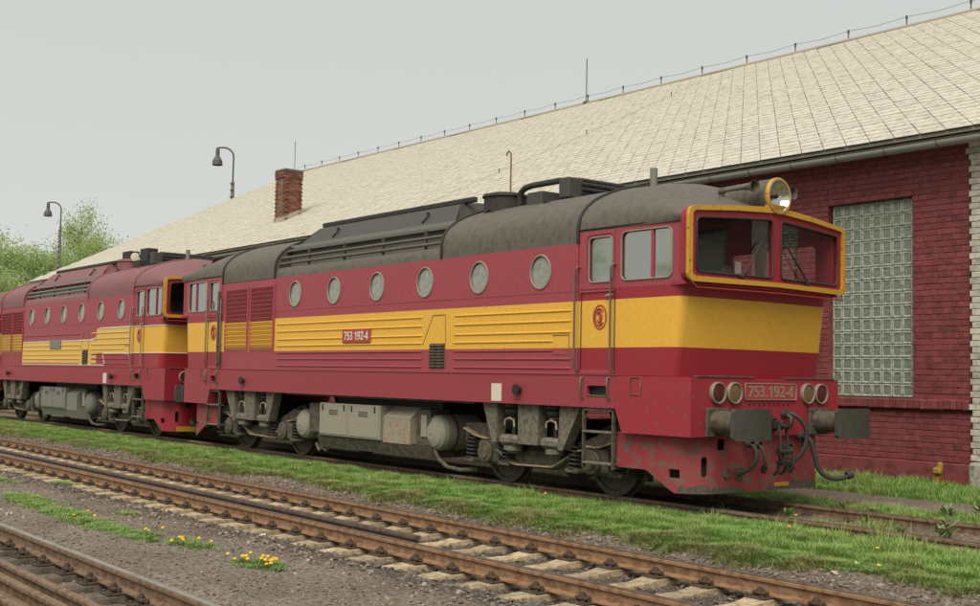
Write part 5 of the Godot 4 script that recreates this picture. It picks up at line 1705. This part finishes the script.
func grass_clump(seed_: int, blades: int, h: float, r: float) -> ArrayMesh:
	var g := RandomNumberGenerator.new(); g.seed = seed_
	var b := MB.new()
	for i in blades:
		var a = g.randf() * TAU
		var o = Vector3(cos(a), 0, sin(a)) * r * sqrt(g.randf())
		var a2 = a + g.randfn(0, 0.8)
		var d = Vector3(cos(a2), 0, sin(a2))
		var w = Vector3(-d.z, 0, d.x) * 0.0035
		var hh = h * g.randf_range(0.55, 1.15)
		var m = o + d * hh * 0.22 + Vector3(0, hh * 0.6, 0)
		var t = o + d * hh * g.randf_range(0.45, 0.8) + Vector3(0, hh, 0)
		b.quad(o - w, o + w, m + w * 0.8, m - w * 0.8)
		b.tri(m - w * 0.8, m + w * 0.8, t)
	return b.mesh()
func build_plants():
	var clump = grass_clump(5, 14, 0.11, 0.06)
	var tall = grass_clump(6, 16, 0.2, 0.07)
	var xf := []; var cols := []; var xt := []; var ct := []
	var add = func(x: float, z: float, big: bool):
		var y = ground_y(x, z) - 0.006
		var n = hn.get_noise_2d(x * 3.0 + 60, z * 3.0)
		var n2 = hn.get_noise_2d(x * 0.8 - 60, z * 0.8)
		var c = Color(0.21, 0.375, 0.088).lerp(Color(0.29, 0.39, 0.11), clampf(0.3 + n * 0.8 + n2 * 0.7, 0, 1))
		if z > 2.35 and z < 3.6: c = c.lerp(Color(0.28, 0.235, 0.125), clampf((z - 2.4) * 1.0 + n * 0.8, 0, 0.7))
		if rng.randf() < 0.1: c = c.lerp(Color(0.34, 0.29, 0.14), 0.7)
		c *= rng.randf_range(0.78, 1.08)
		var s = rng.randf_range(0.6, 1.25)
		var hs = s * (0.8 + n * 0.6)
		if z > 0.7 and z < 1.25: hs *= 0.7
		if z > 2.4 and z < 4: hs *= 0.6
		if z > 5: hs *= 0.45
		var tf = Transform3D(Basis(Vector3.UP, rng.randf() * TAU).scaled(Vector3(s, hs, s)), Vector3(x, y, z))
		if big: xt.append(tf); ct.append(c)
		else: xf.append(tf); cols.append(c)
	for i in 120000:
		var x = 7.5 - 52.0 * pow(rng.randf(), 1.25)
		var z = rng.randf_range(0.8, 3.7)
		if rng.randf() < grass_amount(x, z): add.call(x, z, false)
	for i in 26000:
		var x = rng.randf_range(-7, 6.5)
		var z = rng.randf_range(-6.45, 0.9)
		if rng.randf() < grass_amount(x, z): add.call(x, z, z < -4.4 and rng.randf() < 0.4)
	for i in 30000:
		var x = rng.randf_range(-16, 2.0)
		var z = rng.randf_range(5.6, 8.0)
		if rng.randf() < pow(grass_amount(x, z), 1.6) * 0.6: add.call(x, z, false)
	for q in [[1.0, 0.95, 0.25, 60], [0.4, 1.1, 0.3, 70], [2.4, 1.0, 0.3, 60], [2.8, 1.35, 0.25, 40], [1.6, 0.2, 0.2, 40], [-9.75, 5.95, 0.12, 26], [0.0, -6.2, 0.3, 60], [-1.9, -6.25, 0.35, 80], [-4.0, -5.2, 0.4, 60], [-1.2, 1.15, 0.3, 30], [-3.0, 1.2, 0.4, 30], [-5.5, 1.25, 0.4, 26], [3.3, 1.6, 0.3, 34], [1.9, 1.7, 0.4, 40], [4.2, 2.2, 0.4, 34]]:
		for i in q[3]: add.call(q[0] + rng.randfn(0, q[2]), q[1] + rng.randfn(0, q[2] * 0.6), true)
	many("grass", clump, M.grass, xf, cols, "short spring grass of the verge along the locomotives", "grass")
	many("tall_grass", tall, M.grass, xt, ct, "taller grass tufts by the rails and wall foot", "grass")
	# dandelions and leafy weeds
	var flower := MB.new()
	flower.lathe(Vector3.ZERO, Vector3.UP, [[0.003, -0.008], [0.01, -0.002], [0.020, 0.005], [0.016, 0.011], [0, 0.014]], 10)
	var fm = flower.mesh()
	for q in [[-5.23, 7.3, 2], [-4.7, 7.35, 1], [-3.1, 7.14, 3], [-2.35, 7.12, 4], [-2.1, 7.0, 3], [-0.95, 7.05, 3], [-0.75, 6.98, 5], [-0.5, 6.98, 5], [-0.3, 7.02, 3]]:
		dandelion(Vector3(q[0], 0, q[1]), q[2], fm, "dandelion clump with %s flowering in the dirt between the two nearer tracks" % ["no bloom", "one bloom", "two blooms", "three blooms", "four blooms", "five blooms"][q[2]], "dandelions in the dirt", 0.075)
	var d2 = "dandelion clump flowering in the grass beside the locomotive track"
	for q in [[-0.9, 0.95, 1], [1.55, 1.55, 1], [3.4, 2.75, 1], [0.75, 0.6, 1], [-3.2, 1.1, 1], [2.95, 2.05, 1], [-6.4, 2.2, 1], [-9.2, 1.6, 1]]:
		dandelion(Vector3(q[0], 0, q[1]), q[2], fm, d2, "dandelions in the verge", 0.13)
	dandelion(Vector3(1.75, 0, -2.3), 2, fm, "tall dandelion with two large blooms growing past the far rail", "", 0.34)
	for q in [[1.95, 0.05, 1.0, 0], [1.25, -0.35, 0.9, 0], [0.2, -0.15, 1.0, 0], [-0.35, 0.45, 0.8, 0], [2.35, -0.25, 1.35, 1], [1.72, -2.25, 1.3, 1], [1.25, -2.2, 1.1, 1], [0.15, -1.4, 0.8, 1], [0.55, -1.5, 0.7, 1], [-0.7, 0.3, 0.7, 0]]:
		weed(Vector3(q[0], ground_y(q[0], q[1]), q[1]), q[2], "broad leaved pale weed growing beside the far rail" if q[3] else "dark leafy weed growing between the rails of the locomotive track", "pale weeds" if q[3] else "weeds between the rails", q[3])
	# scraps of litter
	for q in [[1.9, 2.85], [3.05, 2.5], [-1.15, 5.95], [-2.6, 5.98], [-5.9, 7.9], [-0.4, -5.1]]:
		var t = thing("paper_scrap", "small crumpled white paper scrap lying on the ground", "litter", Vector3(q[0], ground_y(q[0], q[1]) + 0.012, q[1]), "paper scraps")
		var s := MB.new()
		s.box(Vector3(0, 0.004, 0), Vector3(0.07, 0.004, 0.04), 0.0, Basis.from_euler(Vector3(0.3, rng.randf() * 3, 0.25)))
		s.box(Vector3(0.02, 0.012, 0.01), Vector3(0.045, 0.004, 0.035), 0.0, Basis.from_euler(Vector3(-0.4, rng.randf() * 3, 0.5)))
		part(t, "sheet", s.mesh(), M.paper)
	# yellow marker post leaning at the wall foot
	var k = thing("marker_post", "short yellow painted post with rusty head leaning by the wall foot", "post", Vector3(-1.27, -0.16, -6.05))
	var po := MB.new()
	po.box(Vector3(0.05, 0.2, 0), Vector3(0.11, 0.44, 0.08), 0.012, Basis(Vector3(0, 0, 1), -0.22))
	part(k, "post", po.mesh(), M.stake)
	var hd := MB.new()
	hd.box(Vector3(0.08, 0.34, 0.05), Vector3(0.16, 0.12, 0.1), 0.03)
	hd.lathe(Vector3(0.1, 0.4, 0), Vector3.UP, [[0.05, 0], [0.05, 0.06], [0.02, 0.09], [0, 0.1]], 10)
	part(k, "head", hd.mesh(), M.stake)

func leaf_shape(b: MB, o: Vector3, dirv: Vector3, ln: float, w: float, lift: float):
	var side = dirv.cross(Vector3.UP).normalized() * w
	var pts := []
	for i in 5:
		var t = i / 4.0
		var c = o + dirv * ln * t + Vector3(0, lift * sin(t * 2.2), 0)
		var ww = [0.12, 0.7, 1.0, 0.75, 0.05][i]
		pts.append([c - side * ww + Vector3(0, 0.15 * w, 0) * ww, c, c + side * ww + Vector3(0, 0.15 * w, 0) * ww])
	for i in 4:
		b.quad(pts[i][1], pts[i][0], pts[i + 1][0], pts[i + 1][1])
		b.quad(pts[i][2], pts[i][1], pts[i + 1][1], pts[i + 1][2])
func dandelion(p: Vector3, n: int, fm: Mesh, label: String, group: String, h: float):
	p.y = ground_y(p.x, p.z)
	var t = thing("dandelion", label, "flower", p, group)
	var lv := MB.new()
	for i in 9 + n * 2:
		var a = rng.randf() * TAU
		leaf_shape(lv, Vector3(rng.randfn(0, 0.03), 0, rng.randfn(0, 0.03)), Vector3(cos(a), 0, sin(a)), rng.randf_range(0.07, 0.13), 0.014, rng.randf_range(0.02, 0.06))
	part(t, "leaves", lv.mesh(), M.leaf)
	for i in n:
		var c = Vector3(clampf(rng.randfn(0, 0.09), -0.2, 0.2), h * rng.randf_range(0.5, 1.25), rng.randfn(0, 0.08))
		var s := MB.new(); s.tube([Vector3(c.x * 0.4, 0, c.z * 0.4), Vector3(c.x * 0.9, c.y * 0.7, c.z * 0.9), c], 0.003, 5, false)
		part(t, "stalk", s.mesh(), M.leaf_pale)
		var sc = 1.0 if h < 0.3 else 1.6
		part(t, "flower", fm, M.petal, Transform3D(Basis.from_euler(Vector3(rng.randf_range(0.1, 0.7), rng.randf_range(0.3, 1.3), 0)).scaled(Vector3.ONE * sc), c))
func weed(p: Vector3, s: float, label: String, group: String, pale: int):
	var t = thing("weed_plant", label, "plant", p, group)
	var lv := MB.new()
	for i in 40:
		var a = rng.randf() * TAU
		var y = rng.randf_range(0.0, 0.1) * s
		leaf_shape(lv, Vector3(rng.randfn(0, 0.03) * s, y, rng.randfn(0, 0.03) * s), Vector3(cos(a), rng.randf_range(0.2, 1.0), sin(a)).normalized(), rng.randf_range(0.07, 0.15) * s, 0.014 * s, rng.randf_range(-0.02, 0.05))
	part(t, "leaves", lv.mesh(), M.leaf_pale if pale else M.leaf)
	var st := MB.new(); st.tube([Vector3.ZERO, Vector3(0.01, 0.16 * s, 0)], 0.006, 5)
	part(t, "stem", st.mesh(), M.leaf_pale)
